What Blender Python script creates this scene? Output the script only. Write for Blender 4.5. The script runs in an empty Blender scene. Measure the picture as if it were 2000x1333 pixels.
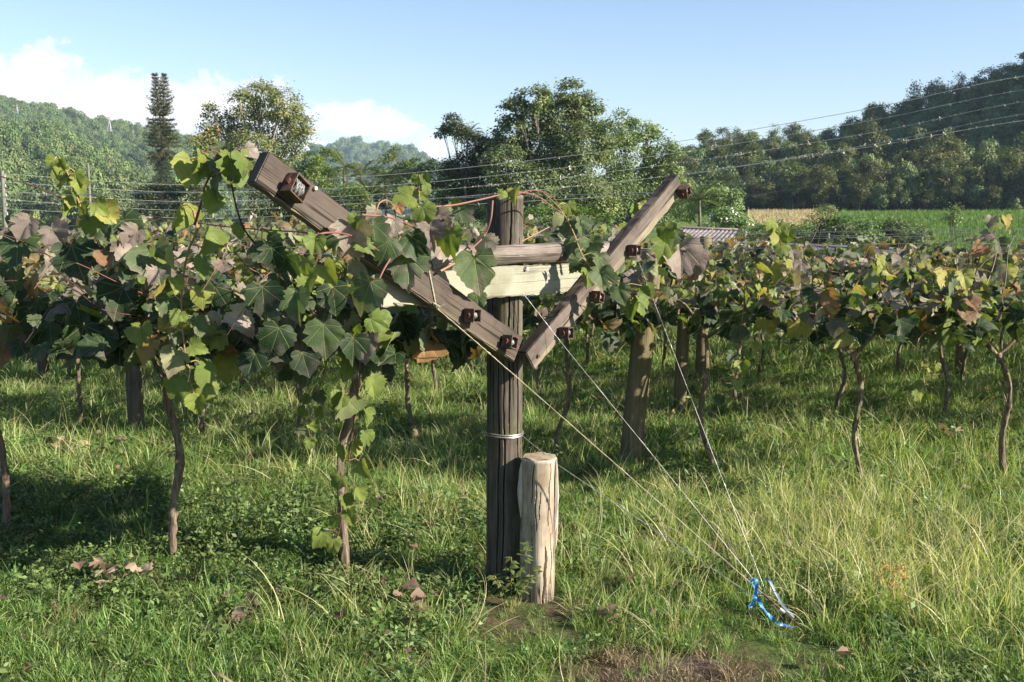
import bpy, math, random
import numpy as np
from mathutils import Vector, Matrix, Quaternion
R = math.radians
rng = np.random.RandomState(7)
random.seed(7)
scene = bpy.context.scene
COL = scene.collection

# ------------------------------------------------------------------ camera
CAMH, FPX, HORIZ = 1.63, 1944.4, 417.0
PITCH = math.atan((666.5 - HORIZ) / FPX)
cam_d = bpy.data.cameras.new('camera'); cam = bpy.data.objects.new('camera', cam_d)
COL.objects.link(cam); scene.camera = cam
cam_d.lens = 35.0; cam_d.sensor_width = 36.0; cam_d.clip_start = 0.05; cam_d.clip_end = 9000
cam.location = (0, 0, CAMH); cam.rotation_euler = (math.pi / 2 - PITCH, 0, 0)
scene.view_settings.view_transform = 'Standard'; scene.view_settings.look = 'None'
scene.view_settings.exposure = 1.52; scene.view_settings.gamma = 1.0
cy = scene.cycles
cy.max_bounces = 6; cy.transparent_max_bounces = 8; cy.transmission_bounces = 4
cy.diffuse_bounces = 3; cy.glossy_bounces = 2; cy.volume_bounces = 0

# ------------------------------------------------------------------ sun and sky
SUN_EL, SUN_AZ = R(27.0), R(111.5)           # azimuth clockwise from +Y
SDIR = Vector((math.sin(SUN_AZ) * math.cos(SUN_EL), math.cos(SUN_AZ) * math.cos(SUN_EL), math.sin(SUN_EL)))
sd = bpy.data.lights.new('sun', 'SUN'); sun = bpy.data.objects.new('sun', sd); COL.objects.link(sun)
sd.energy = 4.8; sd.angle = R(0.5); sd.color = (1.0, 0.89, 0.73)
sun.rotation_euler = SDIR.to_track_quat('Z', 'Y').to_euler()
sun.location = SDIR * 50


def ray(px, py):
    x, yv = (px - 1000.0) / FPX, (666.5 - py) / FPX
    c, s = math.cos(PITCH), math.sin(PITCH)
    return Vector((x, c + yv * s, -s + yv * c))


def P(px, py, Y):
    d = ray(px, py); return Vector((0, 0, CAMH)) + d * (Y / d.y)


def G(px, py, z=0.0):
    d = ray(px, py); return Vector((0, 0, CAMH)) + d * ((z - CAMH) / d.z)


world = bpy.data.worlds.new('World'); scene.world = world; world.use_nodes = True


class NT:
    """Small helper for node trees."""
    def __init__(s, tree): s.t = tree; s.n = tree.nodes; s.l = tree.links
    def new(s, typ, **kw):
        n = s.n.new(typ)
        for k, v in kw.items(): setattr(n, k, v)
        return n
    def put(s, sock, v):
        if v is None: return
        if isinstance(v, bpy.types.NodeSocket): s.l.new(v, sock)
        else: sock.default_value = v
    def math(s, op, a, b=None, c=None, clamp=False):
        n = s.new('ShaderNodeMath', operation=op, use_clamp=clamp)
        s.put(n.inputs[0], a); s.put(n.inputs[1], b)
        if c is not None: s.put(n.inputs[2], c)
        return n.outputs[0]
    def mix(s, f, a, b, mode='MIX'):
        n = s.new('ShaderNodeMix', data_type='RGBA', blend_type=mode)
        s.put(n.inputs[0], f); s.put(n.inputs[6], a if not isinstance(a, tuple) else (*a, 1)[:4]); s.put(n.inputs[7], b if not isinstance(b, tuple) else (*b, 1)[:4])
        return n.outputs[2]
    def ramp(s, f, stops, interp='LINEAR'):
        n = s.new('ShaderNodeValToRGB'); r = n.color_ramp; r.interpolation = interp
        while len(r.elements) < len(stops): r.elements.new(0.5)
        for e, (p, c) in zip(r.elements, stops):
            e.position = p
            e.color = (c, c, c, 1) if not isinstance(c, tuple) else (*c, 1)[:4]
        s.put(n.inputs[0], f); return n.outputs[0]
    def smooth(s, v, a, b, lo=0.0, hi=1.0):
        n = s.new('ShaderNodeMapRange', interpolation_type='SMOOTHSTEP')
        s.put(n.inputs[0], v); s.put(n.inputs[1], a); s.put(n.inputs[2], b); s.put(n.inputs[3], lo); s.put(n.inputs[4], hi)
        return n.outputs[0]
    def noise(s, vec, scale, detail=4, rough=0.55, dist=0.0, color=False):
        n = s.new('ShaderNodeTexNoise'); s.put(n.inputs['Vector'], vec)
        n.inputs['Scale'].default_value = scale; n.inputs['Detail'].default_value = detail
        n.inputs['Roughness'].default_value = rough; n.inputs['Distortion'].default_value = dist
        return n.outputs['Color' if color else 'Fac']
    def mapping(s, vec, scale=(1, 1, 1), loc=(0, 0, 0), rot=(0, 0, 0)):
        n = s.new('ShaderNodeMapping'); s.put(n.inputs[0], vec)
        n.inputs['Location'].default_value = loc; n.inputs['Rotation'].default_value = rot; n.inputs['Scale'].default_value = scale
        return n.outputs[0]
    def sep(s, vec):
        n = s.new('ShaderNodeSeparateXYZ'); s.put(n.inputs[0], vec); return n.outputs
    def attr(s, name, out='Fac'):
        n = s.new('ShaderNodeAttribute', attribute_name=name); return n.outputs[out]


def build_world():
    w = NT(world.node_tree)
    for n in list(w.n): w.n.remove(n)
    out = w.new('ShaderNodeOutputWorld'); bg = w.new('ShaderNodeBackground')
    sky = w.new('ShaderNodeTexSky', sky_type='NISHITA')
    sky.sun_disc = False; sky.sun_elevation = SUN_EL; sky.sun_rotation = SUN_AZ
    sky.altitude = 0; sky.air_density = 1.1; sky.dust_density = 0.35; sky.ozone_density = 2.6
    d = w.new('ShaderNodeTexCoord').outputs['Generated']
    s = w.sep(d)
    yy = w.math('MAXIMUM', s[1], 0.02)
    u = w.math('DIVIDE', s[0], yy); v = w.math('DIVIDE', s[2], yy)
    comb = w.new('ShaderNodeCombineXYZ'); w.put(comb.inputs[0], u); w.put(comb.inputs[1], v)
    uv = comb.outputs[0]
    # cumulus banks low over the left horizon: (px, py, half width, half height)
    banks = [(-60, 165, 190, 75), (50, 160, 140, 66), (200, 195, 150, 66), (130, 215, 240, 42), (390, 215, 190, 72), (310, 225, 210, 56),
             (570, 240, 120, 40), (690, 236, 120, 40), (770, 252, 80, 24), (615, 294, 52, 32), (840, 294, 56, 30), (480, 222, 100, 44), (-380, 190, 220, 50), (2600, 260, 200, 40)]
    tot = None
    for (px, py, rx, ry) in banks:
        q = ray(px, py); cu, cv = q.x / q.y, q.z / q.y
        a = w.math('MULTIPLY', w.math('SUBTRACT', u, cu), FPX / rx)
        b = w.math('MULTIPLY', w.math('SUBTRACT', v, cv), FPX / ry)
        r2 = w.math('ADD', w.math('MULTIPLY', a, a), w.math('MULTIPLY', b, b))
        g = w.math('SUBTRACT', 1.0, w.math('SQRT', r2))
        tot = g if tot is None else w.math('SMOOTH_MAX', tot, g, 0.25)
    n1 = w.noise(w.mapping(uv, (1, 1.35, 1)), 19, 9, 0.62)
    n2 = w.noise(w.mapping(uv, (1, 1.3, 1), (3, 5, 0)), 48, 4, 0.6)
    dens = w.math('ADD', tot, w.math('ADD', w.math('MULTIPLY', w.math('SUBTRACT', n1, 0.5), 1.7), w.math('MULTIPLY', w.math('SUBTRACT', n2, 0.5), 1.0)))
    m = w.smooth(dens, -0.02, 0.17)
    m = w.math('MULTIPLY', m, w.math('GREATER_THAN', s[1], 0.03))
    shade = w.smooth(w.math('ADD', dens, w.math('MULTIPLY', w.math('SUBTRACT', w.noise(w.mapping(uv, (1, 1.5, 1), (2, 3.02, 0)), 24, 5, 0.6), 0.5), 1.6)), 0.15, 0.95)
    ccol = w.mix(shade, (5.6, 6.0, 6.7), (10.0, 9.7, 9.4))
    # thin high veil that whitens the low sky
    veil = w.smooth(s[2], 0.26, -0.02, 0.0, 0.10)
    base = w.mix(1.0, w.mix(veil, sky.outputs[0], (5.2, 6.3, 7.4)), (1.09, 1.06, 1.13), 'MULTIPLY')
    fin = w.mix(w.math('MULTIPLY', m, 0.97), base, ccol)
    w.put(bg.inputs[0], fin); bg.inputs[1].default_value = 0.060
    w.l.new(bg.outputs[0], out.inputs[0])


build_world()

# ------------------------------------------------------------------ object helpers


def tag(o, label=None, cat=None, group=None, kind=None):
    if label: o['label'] = label
    if cat: o['category'] = cat
    if group: o['group'] = group
    if kind: o['kind'] = kind
    return o


def thing(name, label, cat, loc=(0, 0, 0), group=None):
    o = bpy.data.objects.new(name, None); COL.objects.link(o); o.empty_display_size = 0.2
    o.location = loc
    return tag(o, label, cat, group)


def link(name, me, parent=None, mtx=None):
    o = bpy.data.objects.new(name, me); COL.objects.link(o)
    if parent is not None: o.parent = parent
    if mtx is not None: o.matrix_local = mtx
    return o


def np_mesh(name, V, F, mat, attrs=None, uv=None, smooth=True):
    """V (n,3), F list of (m,k) index arrays."""
    me = bpy.data.meshes.new(name)
    V = np.asarray(V, dtype=np.float32)
    F = [np.asarray(f, dtype=np.int32) for f in F if len(f)]
    sizes = np.concatenate([np.full(len(f), f.shape[1], dtype=np.int32) for f in F])
    loops = np.concatenate([f.ravel() for f in F])
    starts = np.concatenate(([0], np.cumsum(sizes)[:-1])).astype(np.int32)
    me.vertices.add(len(V)); me.vertices.foreach_set('co', V.ravel())
    me.loops.add(len(loops)); me.loops.foreach_set('vertex_index', loops)
    me.polygons.add(len(sizes)); me.polygons.foreach_set('loop_start', starts)
    if attrs:
        for k, a in attrs.items():
            at = me.attributes.new(k, 'FLOAT', 'POINT'); at.data.foreach_set('value', np.asarray(a, dtype=np.float32))
    if uv is not None:
        l = me.uv_layers.new(name='UVMap'); l.data.foreach_set('uv', np.asarray(uv, dtype=np.float32)[loops].ravel())
    me.update(calc_edges=True)
    me.polygons.foreach_set('use_smooth', np.full(len(sizes), smooth, dtype=bool))
    if mat is not None: me.materials.append(mat)
    me.validate()
    return me


class MB:
    """Collects shapes; build() links them as ONE mesh object."""
    def __init__(s): s.v = []; s.f = []; s.a = []; s.n = 0
    def add(s, V, F, tone=0.5):
        V = [tuple(p) for p in V]
        s.v += V; s.f += [tuple(i + s.n for i in f) for f in F]; s.n += len(V); s.a += [tone] * len(V)
    def box(s, c, h, M=None, bev=0.0):
        hx, hy, hz = h
        if bev <= 0:
            V = [Vector((x * hx, y * hy, z * hz)) for x in (-1, 1) for y in (-1, 1) for z in (-1, 1)]
            F = [(0, 1, 3, 2), (4, 6, 7, 5), (0, 4, 5, 1), (2, 3, 7, 6), (0, 2, 6, 4), (1, 5, 7, 3)]
        else:
            import bmesh
            bm = bmesh.new(); bmesh.ops.create_cube(bm, size=2)
            for v in bm.verts: v.co = Vector((v.co.x * hx, v.co.y * hy, v.co.z * hz))
            bmesh.ops.bevel(bm, geom=list(bm.edges), offset=bev, segments=2, affect='EDGES', profile=0.6)
            bm.verts.index_update()
            V = [v.co.copy() for v in bm.verts]; F = [tuple(v.index for v in f.verts) for f in bm.faces]; bm.free()
        V = [(M @ p if M is not None else p) + Vector(c) for p in V]
        s.add(V, F)
    def tube(s, pts, rad, n=8, cap=True, tone=0.5, noise=0.0):
        pts = [Vector(p) for p in pts]
        if not hasattr(rad, '__len__'): rad = [rad] * len(pts)
        rings = []; prev = None
        for i, p in enumerate(pts):
            t = (pts[min(i + 1, len(pts) - 1)] - pts[max(i - 1, 0)])
            t = t.normalized() if t.length > 1e-9 else Vector((0, 0, 1))
            if prev is None:
                a = t.cross(Vector((0, 0, 1)) if abs(t.z) < 0.9 else Vector((1, 0, 0))).normalized()
            else:
                a = (prev - t * prev.dot(t)); a = a.normalized() if a.length > 1e-6 else t.orthogonal().normalized()
            prev = a; b = t.cross(a)
            ring = []
            for k in range(n):
                an = 2 * math.pi * k / n
                rr = rad[i] * (1 + (random.uniform(-noise, noise) if noise else 0))
                ring.append(p + (a * math.cos(an) + b * math.sin(an)) * rr)
            rings.append(ring)
        V = [q for r in rings for q in r]; F = []
        for i in range(len(pts) - 1):
            for k in range(n):
                F.append((i * n + k, i * n + (k + 1) % n, (i + 1) * n + (k + 1) % n, (i + 1) * n + k))
        if cap and n > 2:
            F.append(tuple(reversed(range(n)))); F.append(tuple(range((len(pts) - 1) * n, len(pts) * n)))
        s.add(V, F, tone)
    def build(s, name, mat, parent=None, mtx=None, smooth=True, origin=None):
        V = np.array([tuple(p) for p in s.v], dtype=np.float32)
        if origin is not None: V = V - np.array(tuple(origin), dtype=np.float32)
        me = bpy.data.meshes.new(name); me.from_pydata(V.tolist(), [], s.f); me.update()
        me.polygons.foreach_set('use_smooth', np.full(len(me.polygons), smooth, dtype=bool))
        at = me.attributes.new('tone', 'FLOAT', 'POINT'); at.data.foreach_set('value', np.array(s.a, dtype=np.float32))
        if smooth:
            try: me.set_sharp_from_angle(angle=R(42))
            except Exception: pass
        if mat: me.materials.append(mat)
        return link(name, me, parent, mtx)


def spline(pts, n):
    """Catmull-Rom through pts, n samples per span."""
    pts = [Vector(p) for p in pts]
    q = [pts[0] * 2 - pts[1]] + pts + [pts[-1] * 2 - pts[-2]]; out = []
    for i in range(1, len(q) - 2):
        a, b, c, d = q[i - 1], q[i], q[i + 1], q[i + 2]
        for k in range(n):
            t = k / n
            out.append(0.5 * ((2 * b) + (c - a) * t + (2 * a - 5 * b + 4 * c - d) * t * t + (3 * b - a - 3 * c + d) * t ** 3))
    out.append(pts[-1]); return out


def norm(a): return a / np.maximum(np.linalg.norm(a, axis=-1, keepdims=True), 1e-9)


def frames(normal, tip):
    """(n,3) normals and tip directions -> (n,3,3) with columns X, Y(tip), Z(normal)."""
    z = norm(normal); y = norm(tip - z * np.sum(tip * z, -1, keepdims=True)); x = np.cross(y, z)
    return np.stack([x, y, z], -1)


def stamp(templates, var, pos, Rm, size, tone):
    """Place templates[var[i]] = (verts, [faces], uv) at every position. Returns V, F, uv, tone arrays."""
    Vs, Fs, Us, Ts, base = [], {}, [], [], 0
    for k, (tv, tf, tu) in enumerate(templates):
        idx = np.where(var == k)[0]
        if not len(idx): continue
        v = np.einsum('nij,mj->nmi', Rm[idx], tv) * size[idx][:, None, None] + pos[idx][:, None, :]
        m = len(tv); Vs.append(v.reshape(-1, 3)); Us.append(np.tile(tu, (len(idx), 1))); Ts.append(np.repeat(tone[idx], m))
        off = base + np.arange(len(idx)) * m
        for f in tf:
            Fs.setdefault(f.shape[1], []).append((f[None] + off[:, None, None]).reshape(-1, f.shape[1]))
        base += len(idx) * m
    return np.concatenate(Vs), [np.concatenate(x) for x in Fs.values()], np.concatenate(Us), np.concatenate(Ts)


# ------------------------------------------------------------------ materials
MATS = {}


def newmat(name):
    m = bpy.data.materials.new(name); m.use_nodes = True; t = NT(m.node_tree)
    for n in list(t.n): t.n.remove(n)
    out = t.new('ShaderNodeOutputMaterial'); MATS[name] = m
    return m, t, out


def principled(t, out, color, rough=0.7, spec=0.3, bump=None, bstr=0.3, bdist=0.01, metal=0.0, trans=None, tfac=0.3):
    p = t.new('ShaderNodeBsdfPrincipled')
    t.put(p.inputs['Base Color'], color if not isinstance(color, tuple) else (*color, 1)[:4]); t.put(p.inputs['Roughness'], rough)
    t.put(p.inputs['Specular IOR Level'], spec); t.put(p.inputs['Metallic'], metal)
    nrm = None
    if bump is not None:
        b = t.new('ShaderNodeBump'); t.put(b.inputs['Height'], bump); b.inputs['Strength'].default_value = bstr; b.inputs['Distance'].default_value = bdist
        t.l.new(b.outputs[0], p.inputs['Normal'])
    sh = p.outputs[0]
    if trans is not None:
        tr = t.new('ShaderNodeBsdfTranslucent'); t.put(tr.inputs[0], trans if not isinstance(trans, tuple) else (*trans, 1)[:4])
        mx = t.new('ShaderNodeMixShader'); t.put(mx.inputs[0], tfac); t.l.new(sh, mx.inputs[1]); t.l.new(tr.outputs[0], mx.inputs[2]); sh = mx.outputs[0]
    t.l.new(sh, out.inputs[0]); return p


def wood(name, c_dark, c_mid, c_light, axis=2, scale=1.0, moss=None, crack=0.5, stain=None, rough=0.8, weather=None):
    m, t, out = newmat(name)
    co = t.new('ShaderNodeTexCoord').outputs['Object']
    st = [14, 14, 14]; st[axis] = 0.9
    g = t.mapping(co, tuple(k * scale for k in st))
    n1 = t.noise(g, 1.6, 6, 0.65, 0.4)
    n2 = t.noise(g, 6.5, 5, 0.7, 0.2)
    n3 = t.noise(co, 5.0 * scale, 4, 0.6)
    f = t.math('ADD', t.math('MULTIPLY', n1, 0.55), t.math('MULTIPLY', n2, 0.45))
    col = t.ramp(f, [(0.30, c_dark), (0.5, c_mid), (0.70, c_light)])
    n4 = t.noise(t.mapping(co, tuple((2.2 if q != axis else 0.8) * 1.5 for q in range(3)), (5, 3, 8)), 1.6, 5, 0.65, 0.5)
    col = t.mix(t.smooth(n4, 0.48, 0.68, 0.0, 0.55), col, t.mix(0.5, c_light, (0.16, 0.155, 0.145)))
    col = t.mix(t.smooth(n3, 0.35, 0.72), col, t.mix(1.0, col, (0.62, 0.58, 0.54), 'MULTIPLY'))
    if stain:
        # weathering that follows the board: brown along one edge, bare pale wood along the other
        s = t.sep(co)
        e = t.math('ADD', s[stain[0]], t.math('MULTIPLY', t.math('SUBTRACT', t.noise(g, 0.9, 5, 0.6), 0.5), stain[3]))
        col = t.mix(t.smooth(e, stain[1], stain[2]), t.mix(t.smooth(f, 0.3, 0.7), stain[4], stain[5]), col)
    if moss:
        mm = t.smooth(t.noise(co, 3.2 * scale, 5, 0.65, 0.6), 0.50, 0.70)
        col = t.mix(t.math('MULTIPLY', mm, 0.65), col, moss)
    sc = [30, 30, 30]; sc[axis] = 0.55
    cr = t.noise(t.mapping(co, tuple(k * scale for k in sc)), 0.8, 3, 0.5, 0.3)
    ck = t.smooth(t.math('ABSOLUTE', t.math('SUBTRACT', cr, 0.5)), 0.036, 0.006)
    ck = t.math('MULTIPLY', ck, t.smooth(t.noise(co, 2.1 * scale, 2), 0.45, 0.58))
    col = t.mix(t.math('MULTIPLY', ck, crack), col, (0.012, 0.009, 0.007))
    fl = t.noise(t.mapping(co, tuple(k * scale * 1.6 for k in st), (3, 1, 2)), 9, 3, 0.6)
    col = t.mix(t.math('MULTIPLY', t.smooth(fl, 0.60, 0.70), 0.55), col, c_light)          # pale raised fibres
    kn = t.smooth(t.noise(t.mapping(co, loc=(2, 7, 5)), 7 * scale, 2), 0.70, 0.76)
    col = t.mix(t.math('MULTIPLY', kn, 0.6), col, c_dark)
    pt = t.new('ShaderNodeNewGeometry').outputs['Pointiness']
    col = t.mix(t.math('MULTIPLY', t.smooth(pt, 0.515, 0.56), t.smooth(n3, 0.35, 0.6, 0.2, 0.8)), col, c_light)
    if stain:
        # long splits along the board, and the weather-blackened upper edge
        l2 = t.noise(t.mapping(co, (0.5, 26, 26), (1, 4, 2)), 1.0, 2, 0.4, 0.15)
        ck2 = t.smooth(t.math('ABSOLUTE', t.math('SUBTRACT', l2, 0.5)), 0.020, 0.004)
        ck2 = t.math('MULTIPLY', ck2, t.smooth(t.noise(co, 3.0, 2), 0.42, 0.55)); ck = t.math('MAXIMUM', ck, ck2)
        col = t.mix(t.math('MULTIPLY', ck2, 0.85), col, (0.010, 0.008, 0.006))
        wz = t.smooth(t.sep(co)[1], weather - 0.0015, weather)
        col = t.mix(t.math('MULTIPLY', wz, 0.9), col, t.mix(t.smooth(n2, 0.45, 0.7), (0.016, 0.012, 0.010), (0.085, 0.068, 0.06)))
    h = t.math('SUBTRACT', f, t.math('MULTIPLY', ck, 1.2 * crack))
    principled(t, out, col, rough, 0.25, h, 0.55, 0.006)
    return m


M_POST = wood('weathered_post_wood', (0.022, 0.019, 0.016), (0.078, 0.068, 0.054), (0.17, 0.152, 0.12), 2, 1.0, (0.15, 0.15, 0.035), 0.95)
M_POST2 = wood('greenish_post_wood', (0.04, 0.034, 0.02), (0.13, 0.11, 0.06), (0.25, 0.21, 0.12), 2, 1.0, (0.12, 0.12, 0.03), 0.6)
M_ARM_L = wood('brown_board_wood', (0.018, 0.013, 0.010), (0.045, 0.034, 0.027), (0.098, 0.079, 0.066), 0, 1.0, (0.08, 0.066, 0.036), 0.8, stain=(1, -0.054, -0.038, 0.05, (0.13, 0.11, 0.06), (0.22, 0.19, 0.115)), weather=0.0555)
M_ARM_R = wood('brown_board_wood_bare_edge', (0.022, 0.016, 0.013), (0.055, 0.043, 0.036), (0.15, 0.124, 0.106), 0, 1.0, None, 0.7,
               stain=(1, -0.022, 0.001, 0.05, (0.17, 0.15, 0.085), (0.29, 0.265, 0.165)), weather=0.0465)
M_CROSS = wood('pale_green_plank_wood', (0.11, 0.108, 0.072), (0.22, 0.218, 0.165), (0.30, 0.30, 0.24), 0, 0.8, (0.11, 0.105, 0.055), 0.6)
M_RAIL = wood('silvery_rail_wood', (0.055, 0.042, 0.035), (0.14, 0.115, 0.10), (0.33, 0.295, 0.265), 0, 1.0, None, 0.8)
M_STUMP = wood('bare_log_wood', (0.17, 0.12, 0.08), (0.36, 0.30, 0.225), (0.50, 0.45, 0.38), 2, 1.3, (0.30, 0.21, 0.12), 1.0)
M_ENDGRAIN = wood('end_grain_wood', (0.2, 0.15, 0.09), (0.36, 0.29, 0.2), (0.5, 0.42, 0.3), 2, 1.2, None, 0.8)
M_ENDDARK = wood('dark_end_grain', (0.012, 0.009, 0.008), (0.035, 0.026, 0.022), (0.09, 0.07, 0.06), 1, 1.4, None, 0.9)  # near-black wood for the ends of the left board
M_POLE = wood('grey_pole_wood', (0.06, 0.055, 0.05), (0.13, 0.12, 0.11), (0.20, 0.19, 0.17), 2, 0.3, None, 0.5)


def simple(name, c1, c2, scale=8, rough=0.7, spec=0.3, metal=0.0, bump=0.0, lo=0.35, hi=0.65):
    m, t, out = newmat(name)
    co = t.new('ShaderNodeTexCoord').outputs['Object']
    n = t.noise(co, scale, 5, 0.6)
    principled(t, out, t.mix(t.smooth(n, lo, hi), c1, c2), rough, spec, n if bump else None, bump, 0.01, metal)
    return m


M_RUST = simple('rusty_steel', (0.045, 0.034, 0.030), (0.13, 0.075, 0.055), 60, 0.65, 0.4, 0.25, 0.3)
M_RUSTRED = simple('red_oxide_steel', (0.06, 0.022, 0.016), (0.13, 0.048, 0.034), 60, 0.7, 0.3, 0.1, 0.2)
M_WIRE = simple('galvanised_wire', (0.22, 0.22, 0.22), (0.36, 0.36, 0.35), 30, 0.4, 0.5, 0.55)
M_TWINE = simple('pale_twine', (0.26, 0.24, 0.17), (0.38, 0.35, 0.26), 60, 0.8, 0.2)
M_ZINC = simple('zinc_bolt', (0.45, 0.45, 0.43), (0.65, 0.65, 0.63), 60, 0.35, 0.5, 0.6)
M_BLUE = simple('blue_plastic_ribbon', (0.01, 0.13, 0.42), (0.03, 0.24, 0.62), 30, 0.4, 0.5)
M_GREYTAPE = simple('grey_plastic_strip', (0.10, 0.14, 0.22), (0.20, 0.26, 0.36), 30, 0.5, 0.4)
M_WHITE = simple('white_plastic', (0.7, 0.7, 0.7), (0.8, 0.8, 0.8), 30, 0.4, 0.4)
M_CABLE = simple('pale_cable', (0.30, 0.30, 0.28), (0.44, 0.43, 0.40), 3, 0.6, 0.3)
M_CABLE2 = simple('brown_cable', (0.16, 0.13, 0.10), (0.24, 0.20, 0.15), 3, 0.7, 0.2)
M_MOSS = simple('dry_air_plant', (0.42, 0.39, 0.33), (0.62, 0.58, 0.50), 9, 0.9, 0.1)
M_ROOF = simple('fibre_cement_sheet', (0.13, 0.115, 0.115), (0.25, 0.225, 0.22), 1.2, 0.85, 0.2, 0, 0.1)
M_ROOF2 = simple('dark_fibre_cement_sheet', (0.085, 0.085, 0.095), (0.14, 0.14, 0.15), 1.2, 0.85, 0.2, 0, 0.1)
M_WALLW = simple('white_render_wall', (0.55, 0.54, 0.50), (0.72, 0.71, 0.68), 0.8, 0.85, 0.2)
M_WALLB = simple('brown_plank_wall', (0.14, 0.09, 0.06), (0.24, 0.16, 0.11), 3, 0.85, 0.2)
M_TILE = simple('clay_tile_roof', (0.24, 0.08, 0.05), (0.36, 0.14, 0.09), 1.5, 0.8, 0.2)
M_STEEL = simple('grey_lattice_steel', (0.16, 0.165, 0.17), (0.24, 0.245, 0.25), 1, 0.5, 0.4, 0.3)
M_BARK = simple('tree_bark', (0.07, 0.055, 0.04), (0.20, 0.165, 0.125), 4, 0.9, 0.1, 0, 0.5)
M_BARKD = simple('dark_tree_bark', (0.02, 0.017, 0.013), (0.06, 0.05, 0.04), 4, 0.9, 0.1)
M_BARKG = simple('pale_tree_bark', (0.20, 0.17, 0.13), (0.40, 0.36, 0.30), 3, 0.9, 0.1, 0, 0.4)


def vine_bark():
    m, t, out = newmat('vine_bark')
    co = t.new('ShaderNodeTexCoord').outputs['Object']
    g = t.mapping(co, (60, 60, 7))
    n = t.noise(g, 1.2, 6, 0.7, 0.5); n2 = t.noise(co, 9, 5, 0.65)
    col = t.ramp(n, [(0.3, (0.035, 0.026, 0.018)), (0.5, (0.14, 0.108, 0.078)), (0.72, (0.30, 0.25, 0.195))])
    col = t.mix(t.smooth(n2, 0.55, 0.75), col, (0.42, 0.36, 0.30))                 # pale lichen patches
    col = t.mix(t.math('MULTIPLY', t.smooth(t.noise(t.mapping(co, loc=(4, 2, 1)), 6, 4), 0.52, 0.7), 0.6), col, (0.10, 0.10, 0.025))
    principled(t, out, col, 0.9, 0.15, n, 0.9, 0.006); return m


M_VBARK = vine_bark()


def cane_mat():
    m, t, out = newmat('vine_cane')
    tn = t.attr('tone'); co = t.new('ShaderNodeTexCoord').outputs['Object']
    n = t.noise(co, 40, 3)
    col = t.ramp(t.math('ADD', tn, t.math('MULTIPLY', t.math('SUBTRACT', n, 0.5), 0.25)),
                 [(0.1, (0.05, 0.028, 0.022)), (0.45, (0.14, 0.055, 0.05)), (0.75, (0.27, 0.14, 0.095)), (0.95, (0.32, 0.28, 0.10))])
    principled(t, out, col, 0.55, 0.35); return m


M_CANE = cane_mat()


def leaf_mat():
    m, t, out = newmat('grape_leaf')
    tone = t.attr('tone')
    uv = t.new('ShaderNodeUVMap').outputs[0]; s = t.sep(uv)
    co = t.new('ShaderNodeTexCoord').outputs['Object']
    ang = t.math('ARCTAN2', s[0], s[1])
    r = t.math('SQRT', t.math('ADD', t.math('MULTIPLY', s[0], s[0]), t.math('MULTIPLY', s[1], s[1])))
    dv = t.math('MULTIPLY', t.math('PINGPONG', ang, 0.36), r)
    vein = t.smooth(dv, 0.020, 0.004)
    sec = t.math('PINGPONG', t.math('SUBTRACT', r, t.math('MULTIPLY', t.math('PINGPONG', ang, 0.36), 0.8)), 0.06)
    vein2 = t.smooth(sec, 0.012, 0.002)
    nz = t.noise(co, 28, 4, 0.6)
    blot = t.noise(t.mapping(co, loc=(7, 3, 1)), 16, 5, 0.65)
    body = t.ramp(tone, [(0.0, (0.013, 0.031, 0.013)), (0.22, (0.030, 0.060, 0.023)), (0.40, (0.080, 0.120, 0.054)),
                         (0.50, (0.115, 0.125, 0.085)), (0.58, (0.165, 0.125, 0.125)), (0.66, (0.34, 0.285, 0.25)),
                         (0.70, (0.105, 0.155, 0.034)), (0.80, (0.165, 0.21, 0.045)), (0.88, (0.26, 0.255, 0.065)), (0.93, (0.32, 0.235, 0.07)),
                         (0.96, (0.27, 0.15, 0.07)), (1.0, (0.17, 0.10, 0.065))])
    body = t.mix(t.smooth(nz, 0.35, 0.7), t.mix(1.0, body, (0.82, 0.84, 0.82), 'MULTIPLY'), t.mix(1.0, body, (1.12, 1.10, 1.05), 'MULTIPLY'))
    # bloom of grey-purple on ageing leaves, strongest towards the rim, and brown scorched spots
    rim = t.smooth(r, 0.45, 0.95)
    age = t.math('MULTIPLY', t.smooth(t.math('ADD', blot, t.math('MULTIPLY', rim, 0.16)), 0.52, 0.70), t.smooth(tone, 0.12, 0.6, 0.25, 0.75))
    body = t.mix(t.math('MULTIPLY', age, t.smooth(tone, 0.72, 0.66)), body, (0.19, 0.145, 0.145))
    spot = t.smooth(t.noise(t.mapping(co, loc=(1, 9, 4)), 34, 3, 0.5), 0.66, 0.72)
    body = t.mix(t.math('MULTIPLY', spot, t.smooth(tone, 0.6, 0.95, 0.15, 0.8)), body, (0.20, 0.09, 0.03))
    body = t.mix(t.math('MULTIPLY', vein, 0.75), body, t.mix(0.5, body, (0.30, 0.32, 0.14)))
    body = t.mix(t.math('MULTIPLY', vein2, 0.35), body, t.mix(0.5, body, (0.30, 0.32, 0.14)))
    back = t.new('ShaderNodeNewGeometry').outputs['Backfacing']
    top = body
    under = t.mix(0.45, t.mix(1.0, body, (1.5, 1.5, 1.5), 'MULTIPLY'), (0.24, 0.27, 0.17))
    col = t.mix(back, top, under)
    h = t.math('SUBTRACT', t.math('MULTIPLY', nz, 0.5), t.math('ADD', vein, t.math('MULTIPLY', vein2, 0.5)))
    tr = t.mix(1.0, body, (1.9, 2.0, 0.75), 'MULTIPLY')
    principled(t, out, col, 0.55, 0.22, h, 0.6, 0.005, 0, tr, 0.24); return m


M_LEAF = leaf_mat()


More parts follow.
